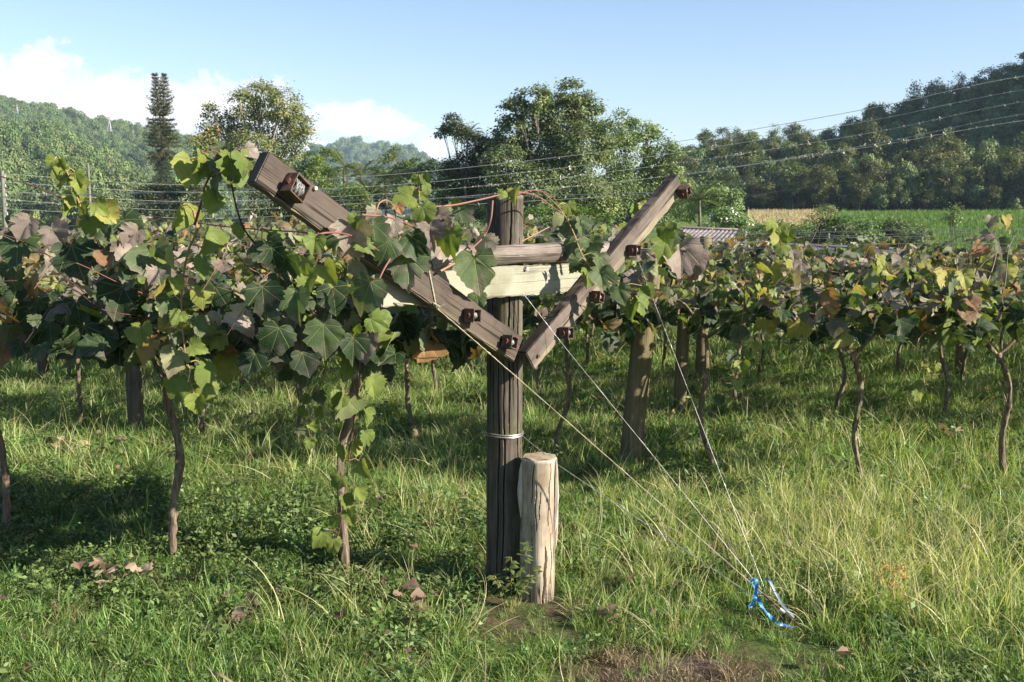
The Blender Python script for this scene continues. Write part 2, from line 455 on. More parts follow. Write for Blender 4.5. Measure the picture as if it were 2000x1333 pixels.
def tree_leaf(name, stops, tfac=0.22, rough=0.55, spec=0.25):
    m, t, out = newmat(name)
    tone = t.attr('tone'); rnd = t.new('ShaderNodeObjectInfo').outputs['Random']
    col = t.ramp(tone, stops)
    hsv = t.new('ShaderNodeHueSaturation'); t.put(hsv.inputs['Color'], col)
    t.put(hsv.inputs['Hue'], t.math('ADD', 0.485, t.math('MULTIPLY', rnd, 0.03))); t.put(hsv.inputs['Value'], t.math('ADD', 0.78, t.math('MULTIPLY', rnd, 0.44)))
    hsv.inputs['Saturation'].default_value = 0.95
    c = hsv.outputs[0]
    principled(t, out, c, rough, spec, None, 0, 0, 0, t.mix(1.0, c, (1.6, 1.7, 0.7), 'MULTIPLY'), tfac); return m


M_TREE_MID = tree_leaf('broadleaf_foliage', [(0.0, (0.048, 0.090, 0.032)), (0.5, (0.135, 0.200, 0.072)), (1.0, (0.27, 0.325, 0.13))])
M_TREE_OLIVE = tree_leaf('olive_foliage', [(0.0, (0.075, 0.098, 0.028)), (0.5, (0.155, 0.175, 0.055)), (0.85, (0.25, 0.245, 0.09)), (1.0, (0.34, 0.22, 0.11))])
M_TREE_DARK = tree_leaf('dark_foliage', [(0.0, (0.022, 0.040, 0.018)), (0.5, (0.060, 0.088, 0.036)), (1.0, (0.13, 0.16, 0.06))])
M_TREE_BRIGHT = tree_leaf('bright_foliage', [(0.0, (0.055, 0.095, 0.018)), (0.5, (0.11, 0.17, 0.03)), (1.0, (0.20, 0.25, 0.05))], 0.3)
M_TREE_HILL = tree_leaf('hill_foliage', [(0.0, (0.030, 0.050, 0.014)), (0.5, (0.082, 0.110, 0.032)), (1.0, (0.185, 0.195, 0.065))])
M_FAR = tree_leaf('far_forest_foliage', [(0.0, (0.050, 0.090, 0.026)), (0.5, (0.105, 0.155, 0.045)), (1.0, (0.19, 0.23, 0.07))], 0.15)
M_CONIFER = tree_leaf('conifer_needles', [(0.0, (0.040, 0.062, 0.026)), (0.5, (0.105, 0.118, 0.050)), (1.0, (0.20, 0.19, 0.080))], 0.08)
M_PALM = tree_leaf('palm_frond', [(0.0, (0.045, 0.070, 0.018)), (0.5, (0.095, 0.125, 0.033)), (1.0, (0.22, 0.22, 0.08))], 0.25, 0.4, 0.4)
M_FLOWER = tree_leaf('white_blossom', [(0.0, (0.55, 0.53, 0.50)), (1.0, (0.75, 0.73, 0.70))], 0.2)
M_CORN = tree_leaf('maize_leaf', [(0.0, (0.05, 0.10, 0.016)), (0.5, (0.085, 0.165, 0.028)), (1.0, (0.14, 0.22, 0.045))], 0.3)
M_STRAW = tree_leaf('ripe_maize', [(0.0, (0.32, 0.25, 0.14)), (1.0, (0.48, 0.40, 0.25))], 0.2)
M_GRASS = tree_leaf('grass_blade', [(0.0, (0.040, 0.088, 0.022)), (0.40, (0.118, 0.215, 0.044)), (0.75, (0.235, 0.325, 0.088)), (0.9, (0.38, 0.385, 0.17)), (1.0, (0.52, 0.45, 0.27))], 0.32, 0.45, 0.35)
M_WEED = tree_leaf('weed_leaf', [(0.0, (0.045, 0.085, 0.026)), (0.5, (0.090, 0.150, 0.042)), (1.0, (0.17, 0.23, 0.065))], 0.25, 0.5, 0.3)
M_DRYGRASS = tree_leaf('dry_grass', [(0.0, (0.10, 0.065, 0.042)), (0.5, (0.20, 0.145, 0.09)), (1.0, (0.34, 0.27, 0.17))], 0.2)
M_LITTER = tree_leaf('dead_leaf', [(0.0, (0.07, 0.042, 0.028)), (0.5, (0.19, 0.125, 0.088)), (1.0, (0.38, 0.29, 0.225))], 0.15, 0.7, 0.2)


def ground_mat():
    m, t, out = newmat('grassy_soil')
    co = t.new('ShaderNodeNewGeometry').outputs['Position']
    n1 = t.noise(co, 1.1, 6, 0.65); n2 = t.noise(co, 9, 5, 0.7); n3 = t.noise(co, 0.05, 4, 0.6)
    soil = t.ramp(n2, [(0.3, (0.035, 0.024, 0.016)), (0.55, (0.085, 0.060, 0.042)), (0.75, (0.15, 0.115, 0.085))])
    grs = t.ramp(n2, [(0.3, (0.030, 0.052, 0.014)), (0.6, (0.075, 0.115, 0.028)), (0.8, (0.13, 0.165, 0.045))])
    col = t.mix(t.smooth(n1, 0.36, 0.58), soil, grs)
    far = t.ramp(n3, [(0.35, (0.075, 0.125, 0.026)), (0.55, (0.115, 0.165, 0.036)), (0.7, (0.17, 0.18, 0.06))])
    s = t.sep(co)
    col = t.mix(t.smooth(s[1], 17.0, 24.0), col, far)
    # bare trodden patch in front of the end post
    dx = t.math('DIVIDE', t.math('SUBTRACT', s[0], 0.60), 0.30); dy = t.math('DIVIDE', t.math('SUBTRACT', s[1], 3.33), 0.17)
    rr = t.math('SQRT', t.math('ADD', t.math('MULTIPLY', dx, dx), t.math('MULTIPLY', dy, dy)))
    bare = t.smooth(t.math('ADD', rr, t.math('MULTIPLY', t.math('SUBTRACT', n1, 0.5), 0.9)), 1.1, 0.75)
    col = t.mix(bare, col, t.mix(t.smooth(n2, 0.35, 0.7), (0.06, 0.045, 0.036), (0.14, 0.105, 0.085)))
    principled(t, out, col, 0.95, 0.1, n2, 0.7, 0.03); return m


M_GROUND = ground_mat()
M_HILL = simple('forest_floor', (0.018, 0.034, 0.010), (0.045, 0.07, 0.02), 0.08, 0.95, 0.05)

# ------------------------------------------------------------------ terrain


def sst(a, b, x): t = np.clip((x - a) / (b - a), 0, 1); return t * t * (3 - 2 * t)


def az(px): return math.atan((px - 1000.0) / FPX)


def el(px, py): d = ray(px, py); return d.z / math.hypot(d.x, d.y)


def table(rows):
    a = np.array([az(p) if abs(p) < 5e4 else p for p, _ in rows]); return a, np.array([el(p, y) for p, y in rows])


RIGHT = ([az(1150), az(1260), az(1340), az(1450), az(1600), az(1700), az(1800), az(1900), az(2000), 0.60, 0.75, 0.95, 1.2, 1.45, 1.65],
         [el(1150, 425), el(1260, 395), el(1340, 352), el(1450, 335), el(1600, 322), el(1700, 290), el(1800, 262), el(1900, 222), el(2000, 186), 0.22, 0.30, 0.35, 0.30, 0.12, -0.01])
LEFT = table([(-900, 275), (-400, 220), (0, 222), (100, 243), (200, 267), (300, 290), (370, 304), (450, 318), (520, 360), (600, 425)])
LEFT2 = table([(-900, 330), (-300, 290), (0, 290), (100, 305), (180, 335), (260, 375), (330, 415), (400, 430)])
MIDH = table([(480, 420), (560, 350), (605, 326), (640, 314), (700, 303), (760, 307), (820, 322), (880, 355), (980, 400), (1060, 425)])
SEED = rng.uniform(0, 6.28, (24, 3))


def wob(x, y, s):
    o = 0
    for i in range(8):
        k = (1.5 + i * 0.6) / s
        o = o + np.sin(x * k * math.cos(SEED[i, 0] * 3) + y * k * math.sin(SEED[i, 0] * 3) + SEED[i, 1]) / (1 + i * 0.5)
    return o / 3.0


def terrain(x, y, parts=False):
    x = np.asarray(x, float); y = np.asarray(y, float)
    r = np.hypot(x, y); ph = np.arctan2(x, y)
    near = 0.02 * wob(x, y, 1.3) * sst(40, 12, r)
    base = near - 2.6 * sst(15.5, 32, y) + wob(x, y, 60) * 0.35 * sst(40, 120, r)
    field = 4.4 * sst(85, 185, r) * sst(0.02, 0.2, ph) * sst(2.6, 1.6, ph)
    base = base + field
    hills = np.full_like(base, -9.0)
    def hill(tab, foot, ridge, p=1.0, rough=1.0):
        e = np.interp(ph, tab[0], tab[1], left=-0.02, right=-0.02)
        top = CAMH + e * ridge
        up = sst(foot, ridge, r) ** p; dn = 1 - 0.5 * sst(ridge, ridge * 1.8, r)
        return base + (top - base) * up * dn * (r > foot) + rough * wob(x, y, ridge * 0.06) * up
    h = [hill(RIGHT, 178, 285, 0.85, 1.2), hill(LEFT2, 230, 520, 1.0, 2.5), hill(LEFT, 430, 860, 1.1, 4.0), hill(MIDH, 1100, 1650, 0.9, 5.0)]
    z = np.maximum.reduce([base] + h)
    if parts: return z, z > base + 0.3
    return z


def Z(x, y): return float(terrain(np.array([x]), np.array([y]))[0])


def build_ground():
    a1 = np.linspace(-0.75, 0.75, 260); a2 = np.linspace(0.75, 2 * math.pi - 0.75, 90)[1:-1]
    A = np.concatenate([a1, a2]); rr = np.concatenate([np.linspace(0.6, 18, 70), np.geomspace(18.6, 3600, 120)])
    AA, RR = np.meshgrid(A, rr, indexing='ij')
    x, y = RR * np.sin(AA), RR * np.cos(AA); z, hm = terrain(x, y, True)
    nA, nR = AA.shape
    V = np.stack([x, y, z], -1).reshape(-1, 3)
    i = np.arange(nA)[:, None]; j = np.arange(nR - 1)[None]
    a = i * nR + j; b = ((i + 1) % nA) * nR + j
    F = np.stack([a, a + 1, b + 1, b], -1).reshape(-1, 4)
    hf = hm.reshape(-1)[F].sum(1) >= 3
    V = np.vstack([V, [[0, 0, 0]]]); c = len(V) - 1
    fan = np.stack([np.full(nA, c), np.arange(nA) * nR, ((np.arange(nA) + 1) % nA) * nR], -1)
    fan = fan[:, ::-1]; F = F[:, ::-1]
    tag(link('ground', np_mesh('ground', V, [F[~hf], fan], M_GROUND)), kind='structure')
    used = np.unique(F[hf]); remap = -np.ones(len(V), int); remap[used] = np.arange(len(used))
    tag(link('hills', np_mesh('hills', V[used], [remap[F[hf]]], M_HILL)), kind='structure')


build_ground()

# ------------------------------------------------------------------ instanced stuff (ground cover, far woods)


def hidden_mesh(name, me, coll):
    o = bpy.data.objects.new(name, me); coll.objects.link(o); return o


def scatter(name, pts, rot, scl, idx, meshes, label, cat):
    """One object of kind stuff: copies of the given meshes on the given points, by geometry nodes."""
    coll = bpy.data.collections.new(name + '_kinds')
    for k, me in enumerate(meshes): hidden_mesh('%s_kind_%02d' % (name, k), me, coll)
    me = bpy.data.meshes.new(name); n = len(pts)
    me.vertices.add(n); me.vertices.foreach_set('co', np.asarray(pts, np.float32).ravel())
    a = me.attributes.new('rot', 'FLOAT_VECTOR', 'POINT'); a.data.foreach_set('vector', np.asarray(rot, np.float32).ravel())
    a = me.attributes.new('scl', 'FLOAT_VECTOR', 'POINT'); a.data.foreach_set('vector', np.asarray(scl, np.float32).ravel())
    a = me.attributes.new('idx', 'INT', 'POINT'); a.data.foreach_set('value', np.asarray(idx, np.int32))
    o = link(name, me); tag(o, label, cat, kind='stuff')
    g = bpy.data.node_groups.new(name + '_nodes', 'GeometryNodeTree')
    g.interface.new_socket('Geometry', in_out='INPUT', socket_type='NodeSocketGeometry')
    g.interface.new_socket('Geometry', in_out='OUTPUT', socket_type='NodeSocketGeometry')
    N = g.nodes; L = g.links
    gi, go = N.new('NodeGroupInput'), N.new('NodeGroupOutput')
    ci = N.new('GeometryNodeCollectionInfo'); ci.inputs[0].default_value = coll; ci.inputs[1].default_value = True; ci.inputs[2].default_value = True
    ip = N.new('GeometryNodeInstanceOnPoints'); ip.inputs['Pick Instance'].default_value = True
    def at(nm, typ):
        q = N.new('GeometryNodeInputNamedAttribute'); q.data_type = typ; q.inputs[0].default_value = nm; return q.outputs[0]
    e = N.new('FunctionNodeEulerToRotation'); L.new(at('rot', 'FLOAT_VECTOR'), e.inputs[0])
    L.new(gi.outputs[0], ip.inputs['Points']); L.new(ci.outputs[0], ip.inputs['Instance']); L.new(at('idx', 'INT'), ip.inputs['Instance Index'])
    L.new(e.outputs[0], ip.inputs['Rotation']); L.new(at('scl', 'FLOAT_VECTOR'), ip.inputs['Scale']); L.new(ip.outputs[0], go.inputs[0])
    md = o.modifiers.new('copies', 'NODES'); md.node_group = g
    return o


def blades(n, hmin, hmax, w, spread, lean, seg=4, tone=(0.2, 0.7), mat=None, name='tuft', curl=1.0, rs=None):
    rs = rs or rng
    ang = rs.uniform(0, 6.283, n); rad = spread * np.sqrt(rs.uniform(0, 1, n)); h = rs.uniform(hmin, hmax, n) * (1 - 0.35 * (rad / max(spread, 1e-6)))
    bx, by = rad * np.cos(ang), rad * np.sin(ang)
    da = ang + rs.normal(0, 0.9, n); le = np.abs(rs.normal(lean, lean * 0.5, n))
    wd = w * rs.uniform(0.6, 1.3, n); fa = rs.uniform(0, 6.283, n); tn = rs.uniform(tone[0], tone[1], n)
    V, T = [], []
    t = np.linspace(0, 1, seg + 1)
    a = le[:, None] * (0.25 + curl * t[None] ** 1.4)                       # bend angle along the blade
    dx = np.cumsum(np.sin(a), 1) / (seg + 1); dz = np.cumsum(np.cos(a), 1) / (seg + 1)
    dx -= dx[:, :1]; dz -= dz[:, :1]
    cx = bx[:, None] + np.cos(da)[:, None] * dx * h[:, None]; cy_ = by[:, None] + np.sin(da)[:, None] * dx * h[:, None]; cz = dz * h[:, None]
    ww = wd[:, None] * (1 - t[None] ** 2.2) * 0.5 + 0.0003
    ox, oy = np.cos(fa)[:, None] * ww, np.sin(fa)[:, None] * ww
    Lf = np.stack([cx - ox, cy_ - oy, cz], -1); Rt = np.stack([cx + ox, cy_ + oy, cz], -1)
    V = np.stack([Lf, Rt], 2).reshape(-1, 3)
    per = (seg + 1) * 2; b = (np.arange(n) * per)[:, None] + (np.arange(seg) * 2)[None]
    F = np.stack([b, b + 1, b + 3, b + 2], -1).reshape(-1, 4)
    return V, F, np.repeat(tn, per)


DIAMOND = np.array([(0, 0, 0), (0.28, 0.45, 0.05), (0, 1, -0.04), (-0.28, 0.45, 0.05)], float)


def diamonds(pos, nrm, tip, size, width=1.0):
    Rm = frames(nrm, tip); tv = DIAMOND * np.array([width, 1, 1])
    v = np.einsum('nij,mj->nmi', Rm, tv) * np.asarray(size)[:, None, None] + pos[:, None, :]
    n = len(pos); return v.reshape(-1, 3), (np.arange(n) * 4)[:, None] + np.arange(4)[None]


def grass_kinds():
    K = []
    for k in range(4):                                                       # 0-3 fine green tufts
        V, F, T = blades(50, 0.06, 0.19, 0.0044, 0.085, 0.85, 4, (0.05, 0.82)); K.append(np_mesh('fine_tuft', V, [F], M_GRASS, {'tone': T}))
    for k in range(3):                                                       # 4-6 long arching tufts
        V, F, T = blades(26, 0.14, 0.34, 0.0052, 0.07, 1.0, 6, (0.15, 0.9), curl=1.5); K.append(np_mesh('long_tuft', V, [F], M_GRASS, {'tone': T}))
    for k in range(3):                                                       # 7-9 broad-leaved weeds
        Vs, Fs, Ts, b = [], [], [], 0
        n = 46
        p = rng.normal(0, 0.055, (n, 3)); p[:, 2] = rng.uniform(0.02, 0.13, n)
        out = norm(p * np.array([1, 1, 0]) + rng.normal(0, 0.03, (n, 3)))
        V, F = diamonds(p, np.array([0, 0, 1.0]) + rng.normal(0, 0.45, (n, 3)), out + np.array([0, 0, 0.1]), rng.uniform(0.022, 0.05, n), 0.9)
        T = np.repeat(rng.uniform(0.1, 0.9, n), 4)
        V2, F2, T2 = blades(10, 0.06, 0.14, 0.004, 0.05, 0.5, 3, (0.1, 0.4))
        K.append(np_mesh('weed', np.vstack([V, V2]), [F, F2 + len(V)], M_WEED, {'tone': np.concatenate([T, T2])}))
    for k in range(2):                                                       # 10-11 seed stalks
        V, F, T = blades(16, 0.26, 0.56, 0.0034, 0.10, 0.85, 6, (0.74, 1.0), curl=1.1); 
        V2, F2, T2 = blades(18, 0.12, 0.3, 0.0055, 0.08, 0.8, 5, (0.4, 0.9))
        K.append(np_mesh('seed_stalks', np.vstack([V, V2]), [F, F2 + len(V)], M_GRASS, {'tone': np.concatenate([T, T2])}))
    for k in range(2):                                                       # 12-13 dry matted grass
        V, F, T = blades(34, 0.08, 0.24, 0.004, 0.09, 1.5, 5, (0.0, 1.0), curl=1.2); K.append(np_mesh('dry_tuft', V, [F], M_DRYGRASS, {'tone': T}))
    return K


def noise2(x, y, s, o=0.0): return wob(x + o, y - o, s)


ANCHX = 1.0


def build_grass():
    K = grass_kinds()
    segs = []
    def ring(y0, y1, dens, smul):
        half = 0.62 * y1 + 0.8; n = int(dens * (y1 - y0) * 2 * half)
        x = rng.uniform(-half, half, n); y = rng.uniform(y0, y1, n)
        k = np.abs(x) < 0.60 * y + 0.7; return np.stack([x[k], y[k], np.full(k.sum(), smul)], -1)
    segs = [ring(2.6, 6.0, 380, 0.95), ring(6.0, 9.5, 230, 1.05), ring(9.5, 15.0, 80, 1.4), ring(15.0, 20.0, 40, 1.8)]
    q = np.vstack(segs); x, y, sm = q.T
    n = len(x); z = terrain(x, y) - 0.006
    u = rng.uniform(0, 1, n)
    idx = rng.randint(0, 4, n)
    nz = noise2(x, y, 1.1); nz2 = noise2(x, y, 0.6, 13.0)
    longp = 0.14 + 0.20 * sst(0.0, 0.7, nz) + 0.30 * sst(0.7, 2.0, x) * sst(6.2, 4.8, y)
    idx = np.where(u < longp, rng.randint(4, 7, n), idx)
    # low broad-leaved weeds under the front row, at the left and round the posts
    wp = 0.55 * sst(5.6, 4.9, y + 0.26 * x) * sst(3.2, 3.9, y + 0.26 * x) * sst(0.5, -0.3, x) + 0.08 + 0.35 * sst(0.3, 0.8, nz2) * sst(9, 6, y)
    wp = np.maximum(wp, 0.7 * np.exp(-(((x - 1.25) / 0.5) ** 2 + ((y - 5.9) / 0.35) ** 2)))
    u2 = rng.uniform(0, 1, n); idx = np.where(u2 < wp * 0.72, rng.randint(7, 10, n), idx)
    st = 0.10 + 0.46 * np.exp(-(((x - 1.7) / 0.8) ** 2 + ((y - 4.6) / 0.8) ** 2))
    u3 = rng.uniform(0, 1, n); idx = np.where((u3 < st) & (x > -0.9 * (y < 5.4) - 9 * (y >= 5.4)), rng.randint(10, 12, n), idx)
    rb = np.hypot((x - 0.60) / 0.34, (y - 3.33) / 0.19) + 0.25 * nz2
    dry = (rb < 1.15) | (rng.uniform(0, 1, n) < 0.03)
    idx = np.where(dry & (rng.uniform(0, 1, n) < 0.88), rng.randint(12, 14, n), idx)
    gap = noise2(x, y, 0.45, 31.0)
    foot = (np.abs(x - 0.03) < 0.20) & (y > 3.70) & (y < 4.16)
    keep = ~(foot & (rng.uniform(0, 1, n) < 0.3)) & ~((np.abs(x - ANCHX) < 0.17) & (np.abs(y - 3.62) < 0.24) & (rng.uniform(0, 1, n) < 0.2)) & ~((rb < 0.9) & (rng.uniform(0, 1, n) < 0.40)) & ~((gap > 0.75) & (rng.uniform(0, 1, n) < 0.75))
    s = sm * rng.uniform(0.5, 1.15, n) * (1 + 0.22 * sst(0.9, 1.8, x) * sst(6.0, 5.0, y)) * (0.85 + 0.25 * nz)
    s = np.where(np.isin(idx, (4, 5, 6, 10, 11)) & (y < 3.6), s * 0.75, s); s = np.where((np.abs(x - 0.04) < 0.22) & (y > 3.6) & (y < 4.2), s * 0.5, s); s = np.where((np.abs(x - ANCHX) < 0.22) & (np.abs(y - 3.62) < 0.30), s * 0.55, s)
    rot = np.stack([rng.normal(0, 0.28, n), rng.normal(0, 0.28, n), rng.uniform(0, 6.283, n)], -1)
    pts = np.stack([x, y, z], -1)
    scatter('grass', pts[keep], rot[keep], np.repeat(s[keep][:, None], 3, 1), idx[keep], K, 'long uncut green grass and low weeds under the vine rows', 'grass')


build_grass()

# ------------------------------------------------------------------ end post with its V frame
NV = Vector((0.73, -0.684, 0)).normalized()          # the way the V frame faces
DH = Vector((0.684, 0.73, 0)).normalized()
UP = Vector((0, 0, 1))
POSTC = Vector((-0.035, 4.23, 0)); POSTR = 0.078
FRONT = Vector((POSTC.x, POSTC.y, 0)) + NV * (POSTR + 0.045 + 0.06)   # a point of the boards' front plane


def PL(px, py, off=0.0):
    """Where the line of sight meets the frame's front plane (moved off metres towards its front)."""
    d = ray(px, py); o = Vector((0, 0, CAMH)); c = FRONT + NV * off
    return o + d * ((c - o).dot(NV) / d.dot(NV))


def log_mesh(name, r0, r1, h, mat, parent, mtx=None, seg=28, rings=14, wav=0.035, lean=(0, 0), cracks=(), seed=0, flat_top=True):
    """A round post with an uneven, split surface; local z runs along it."""
    rs = np.random.RandomState(seed + 11)
    ph = rs.uniform(0, 6.28, 6)
    V, F = [], []
    zz = np.linspace(0, 1, rings + 1)
    for i, t in enumerate(zz):
        for k in range(seg):
            a = 2 * math.pi * k / seg
            r = r0 + (r1 - r0) * t
            r *= 1 + wav * (math.sin(2 * a + ph[0] + t * 0.8) * 0.5 + math.sin(3 * a + ph[1] - t) * 0.4 + 0.3 * math.sin(7 * a + ph[2] + t * 3) + 0.25 * math.sin(5 * t * 3 + ph[3] + a))
            for (ca, w, t0, t1, dep) in cracks:
                if not t0 <= t <= t1: continue
                pa = ca + 0.05 * math.sin(t * 9 + ca) + 0.025 * math.sin(t * 31 + 2 * ca); ww = w * math.sin(math.pi * (t - t0) / (t1 - t0)) ** 0.4 + 0.004
                da = abs((a - pa + math.pi) % (2 * math.pi) - math.pi)
                if da < ww: r -= dep * (1 - (da / ww) ** 2)
            V.append((r * math.cos(a) + lean[0] * t * h, r * math.sin(a) + lean[1] * t * h, t * h))
    for i in range(rings):
        for k in range(seg):
            F.append((i * seg + k, i * seg + (k + 1) % seg, (i + 1) * seg + (k + 1) % seg, (i + 1) * seg + k))
    top = len(V)
    for k in range(seg):
        p = V[rings * seg + k]; V.append(((p[0] - lean[0] * h) * 0.94 + lean[0] * h, (p[1] - lean[1] * h) * 0.94 + lean[1] * h, p[2] + 0.006))
    for k in range(seg): F.append((rings * seg + k, rings * seg + (k + 1) % seg, top + (k + 1) % seg, top + k))
    c = len(V); V.append((lean[0] * h, lean[1] * h, h + 0.004 + (0.006 if not flat_top else 0)))
    for k in range(seg): F.append((top + k, top + (k + 1) % seg, c))
    m = MB(); m.add(V, F); o = m.build(name, mat, parent, mtx)
    return o


def board(name, a, b, width, thick, mat, parent, org, bev=0.004, endmat=None, end='min'):
    """A sawn board whose front face centre line runs from a to b, lying in the frame's plane. Local x along it, y up its face, z out of it."""
    a, b = Vector(a), Vector(b); x = (b - a).normalized(); z = NV.copy(); y = z.cross(x).normalized(); z = x.cross(y)
    L = (b - a).length
    M = Matrix((x, y, z)).transposed().to_4x4(); M.translation = a - org
    import bmesh
    bm = bmesh.new(); bmesh.ops.create_cube(bm, size=1)
    for v in bm.verts: v.co = Vector((v.co.x * L + L / 2, v.co.y * width, v.co.z * thick - thick / 2))
    bmesh.ops.subdivide_edges(bm, edges=[e for e in bm.edges if abs((e.verts[0].co - e.verts[1].co).x) > L * 0.5], cuts=46)
    bmesh.ops.bevel(bm, geom=[e for e in bm.edges if len(e.link_faces) == 2 and e.calc_face_angle() > 0.5], offset=bev, segments=2, affect='EDGES')
    rs = random.Random(int(L * 1000))
    for v in bm.verts:
        t = v.co.x / L * 6
        v.co.y += 0.0028 * math.sin(t * 2.1 + 1) + rs.uniform(-0.0016, 0.0016) * (1 + 2.5 * (rs.random() < 0.12)); v.co.z += 0.0018 * math.sin(t * 1.7 + 2) + rs.uniform(-0.0006, 0.0006)
    me = bpy.data.meshes.new(name); bm.to_mesh(me); bm.free(); me.materials.append(mat)
    if endmat:
        me.materials.append(endmat)
        for p in me.polygons:
            if abs(p.normal.x) > 0.8: p.material_index = 1
    return link(name, me, parent, M), M


def tensioner(parent, board_M, x, y, org, roll, size=0.062, depth=0.05, label=None, big_coil=False):
    """Short square steel tube bolted to the board, a wire coil on a spindle inside, open towards the right."""
    # tube axis points out of the board and to the right
    c = board_M @ Vector((x, y, 0)) + org
    ax = (NV * 0.62 + DH * 0.30 + Vector((0.1, -0.25, 0.0))).normalized()
    upv = (UP * math.cos(roll) + DH * math.sin(roll)); sx = upv.cross(ax).normalized(); uy = ax.cross(sx).normalized()
    M = Matrix((sx, uy, ax)).transposed()
    e = bpy.data.objects.new('tensioner', None)
    h = size / 2; w = 0.004
    mb = MB()
    q = [(-h, -h), (h, -h), (h, h), (-h, h)]; qi = [(-h + w, -h + w), (h - w, -h + w), (h - w, h - w), (-h + w, h - w)]
    V = [Vector((a, b, zz)) for zz in (0, depth) for (a, b) in q] + [Vector((a, b, zz)) for zz in (0, depth) for (a, b) in qi]
    F = []
    for k in range(4):
        k2 = (k + 1) % 4
        F += [(k, k2, 4 + k2, 4 + k), (8 + k2, 8 + k, 12 + k, 12 + k2), (4 + k, 4 + k2, 12 + k2, 12 + k)]
    F.append((8, 9, 10, 11))
    V = [M @ v + c + NV * 0.004 for v in V]
    mb.add(V, F)
    br = mb.build('tensioner', M_RUST, parent, None, False, org)
    if label: br['label'] = label
    sp = MB()
    p0 = M @ Vector((-h * 1.35, 0, depth * 0.55)) + c; p1 = M @ Vector((h * 1.35, 0, depth * 0.55)) + c
    sp.tube([p0, p1], 0.007, 8); 
    for s_ in (-1, 1):
        b0 = M @ Vector((s_ * (h + 0.001), 0, depth * 0.55)) + c; b1 = M @ Vector((s_ * (h + 0.011), 0, depth * 0.55)) + c
        sp.tube([b0, b1], 0.011, 6)
    sp.build('spindle', M_RUSTRED, br, None, True, org)
    co = MB(); rc = h * (0.62 if big_coil else 0.42); pts = []
    n = 120
    for i in range(n + 1):
        t = i / n; a = t * 2 * math.pi * 7
        rr = rc * (1 + 0.12 * math.sin(i * 1.7))
        pts.append(M @ Vector(((-0.78 + 1.5 * t) * h * 0.8, rr * math.cos(a), depth * 0.62 + rr * math.sin(a) * 0.9)) + c)
    co.tube(pts, 0.0028, 5); co.build('wire_coil', M_WIRE, br, None, True, org)
    return br, c


POST = thing('trellis_post', 'tall split end post carrying a large V of brown boards with rusty wire tensioners', 'trellis post', POSTC)
o_ = log_mesh('post', POSTR, POSTR * 0.985, 1.70, M_POST, POST, None, 200, 90, 0.035, (0.004, 0), [(-1.95, 0.06, -0.1, 0.62, 0.022), (-1.62, 0.05, 0.05, 0.6, 0.018), (-1.30, 0.05, 0.42, 1.1, 0.022), (-0.78, 0.045, 0.2, 0.9, 0.016), (-2.3, 0.04, 0.4, 1.05, 0.014), (-0.45, 0.03, 0.0, 0.5, 0.012), (-1.05, 0.025, 0.55, 0.85, 0.012)], 3)
# crossbar: pale plank on the post's front, rail lying on it, then the two boards in front
cb0, cb1 = PL(745, 569, -0.062), PL(1142, 519, -0.062)
cb1.z = cb0.z + 0.0
_, MC = board('crossbar', cb0, cb1, 0.125, 0.042, M_CROSS, POST, POSTC, 0.003)
ra, rb_ = PL(850, 490, -0.075), PL(1232, 452, -0.075); rb_.z = ra.z = MC.translation.z + 0.0625 + 0.047
x_ = (rb_ - ra).normalized(); Mr = Matrix((x_, UP.cross(x_).normalized() * 1, x_.cross(UP.cross(x_).normalized()))).transposed().to_4x4()
# rail: a peeled pole, local x along it
Mr.translation = ra - POSTC
mb = MB(); L_ = (rb_ - ra).length
mb.tube([Vector((L_ * i / 16, 0.003 * math.sin(i * 0.9), 0.002 * math.sin(i * 1.3))) for i in range(17)], [0.043 + 0.003 * math.sin(i * 0.8) + 0.002 * (i > 9) for i in range(17)], 20, noise=0.02)
mb.build('rail', M_RAIL, POST, Mr)
armL, ML = board('arm', PL(511, 327), PL(1014, 684), 0.114, 0.052, M_ARM_L, POST, POSTC, 0.004, M_ENDDARK)
armL['label'] = 'brown left board of the V with dark end grain'
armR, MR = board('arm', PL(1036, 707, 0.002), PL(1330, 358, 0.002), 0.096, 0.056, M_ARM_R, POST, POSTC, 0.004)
armR['label'] = 'right board of the V with a pale bare lower edge'


def on_board(M, px, py):
    q = PL(px, py) - POSTC; l = M.inverted() @ q; return l.x, l.y


for (M, px, py, roll, size, lab, big) in ((ML, 566, 368, 0.62, 0.078, 'open rusty tensioner full of loose grey wire', True), (ML, 912, 616, 0.12, 0.058, None, False), (ML, 985, 668, 0.3, 0.056, None, False),
                                     (MR, 1095, 650, 0.05, 0.056, None, False), (MR, 1156, 580, 0.25, 0.052, None, False), (MR, 1228, 489, 0.0, 0.056, None, False), (MR, 1326, 375, -0.5, 0.056, None, False)):
    lx, ly = on_board(M, px, py); tensioner(POST, M, lx, ly, POSTC, roll, size * 0.9, 0.045, lab, big)
for (px, py, off, mat, r) in ((1050, 696, 0.004, M_RUSTRED, 0.009), (615, 368, 0.002, M_ZINC, 0.008), (1028, 525, -0.055, M_ZINC, 0.011)):
    b = MB(); c = PL(px, py, off); b.tube([c - NV * 0.004, c + NV * 0.008], [r, r * 0.8], 8); b.build('bolt', mat, POST, None, True, POSTC)
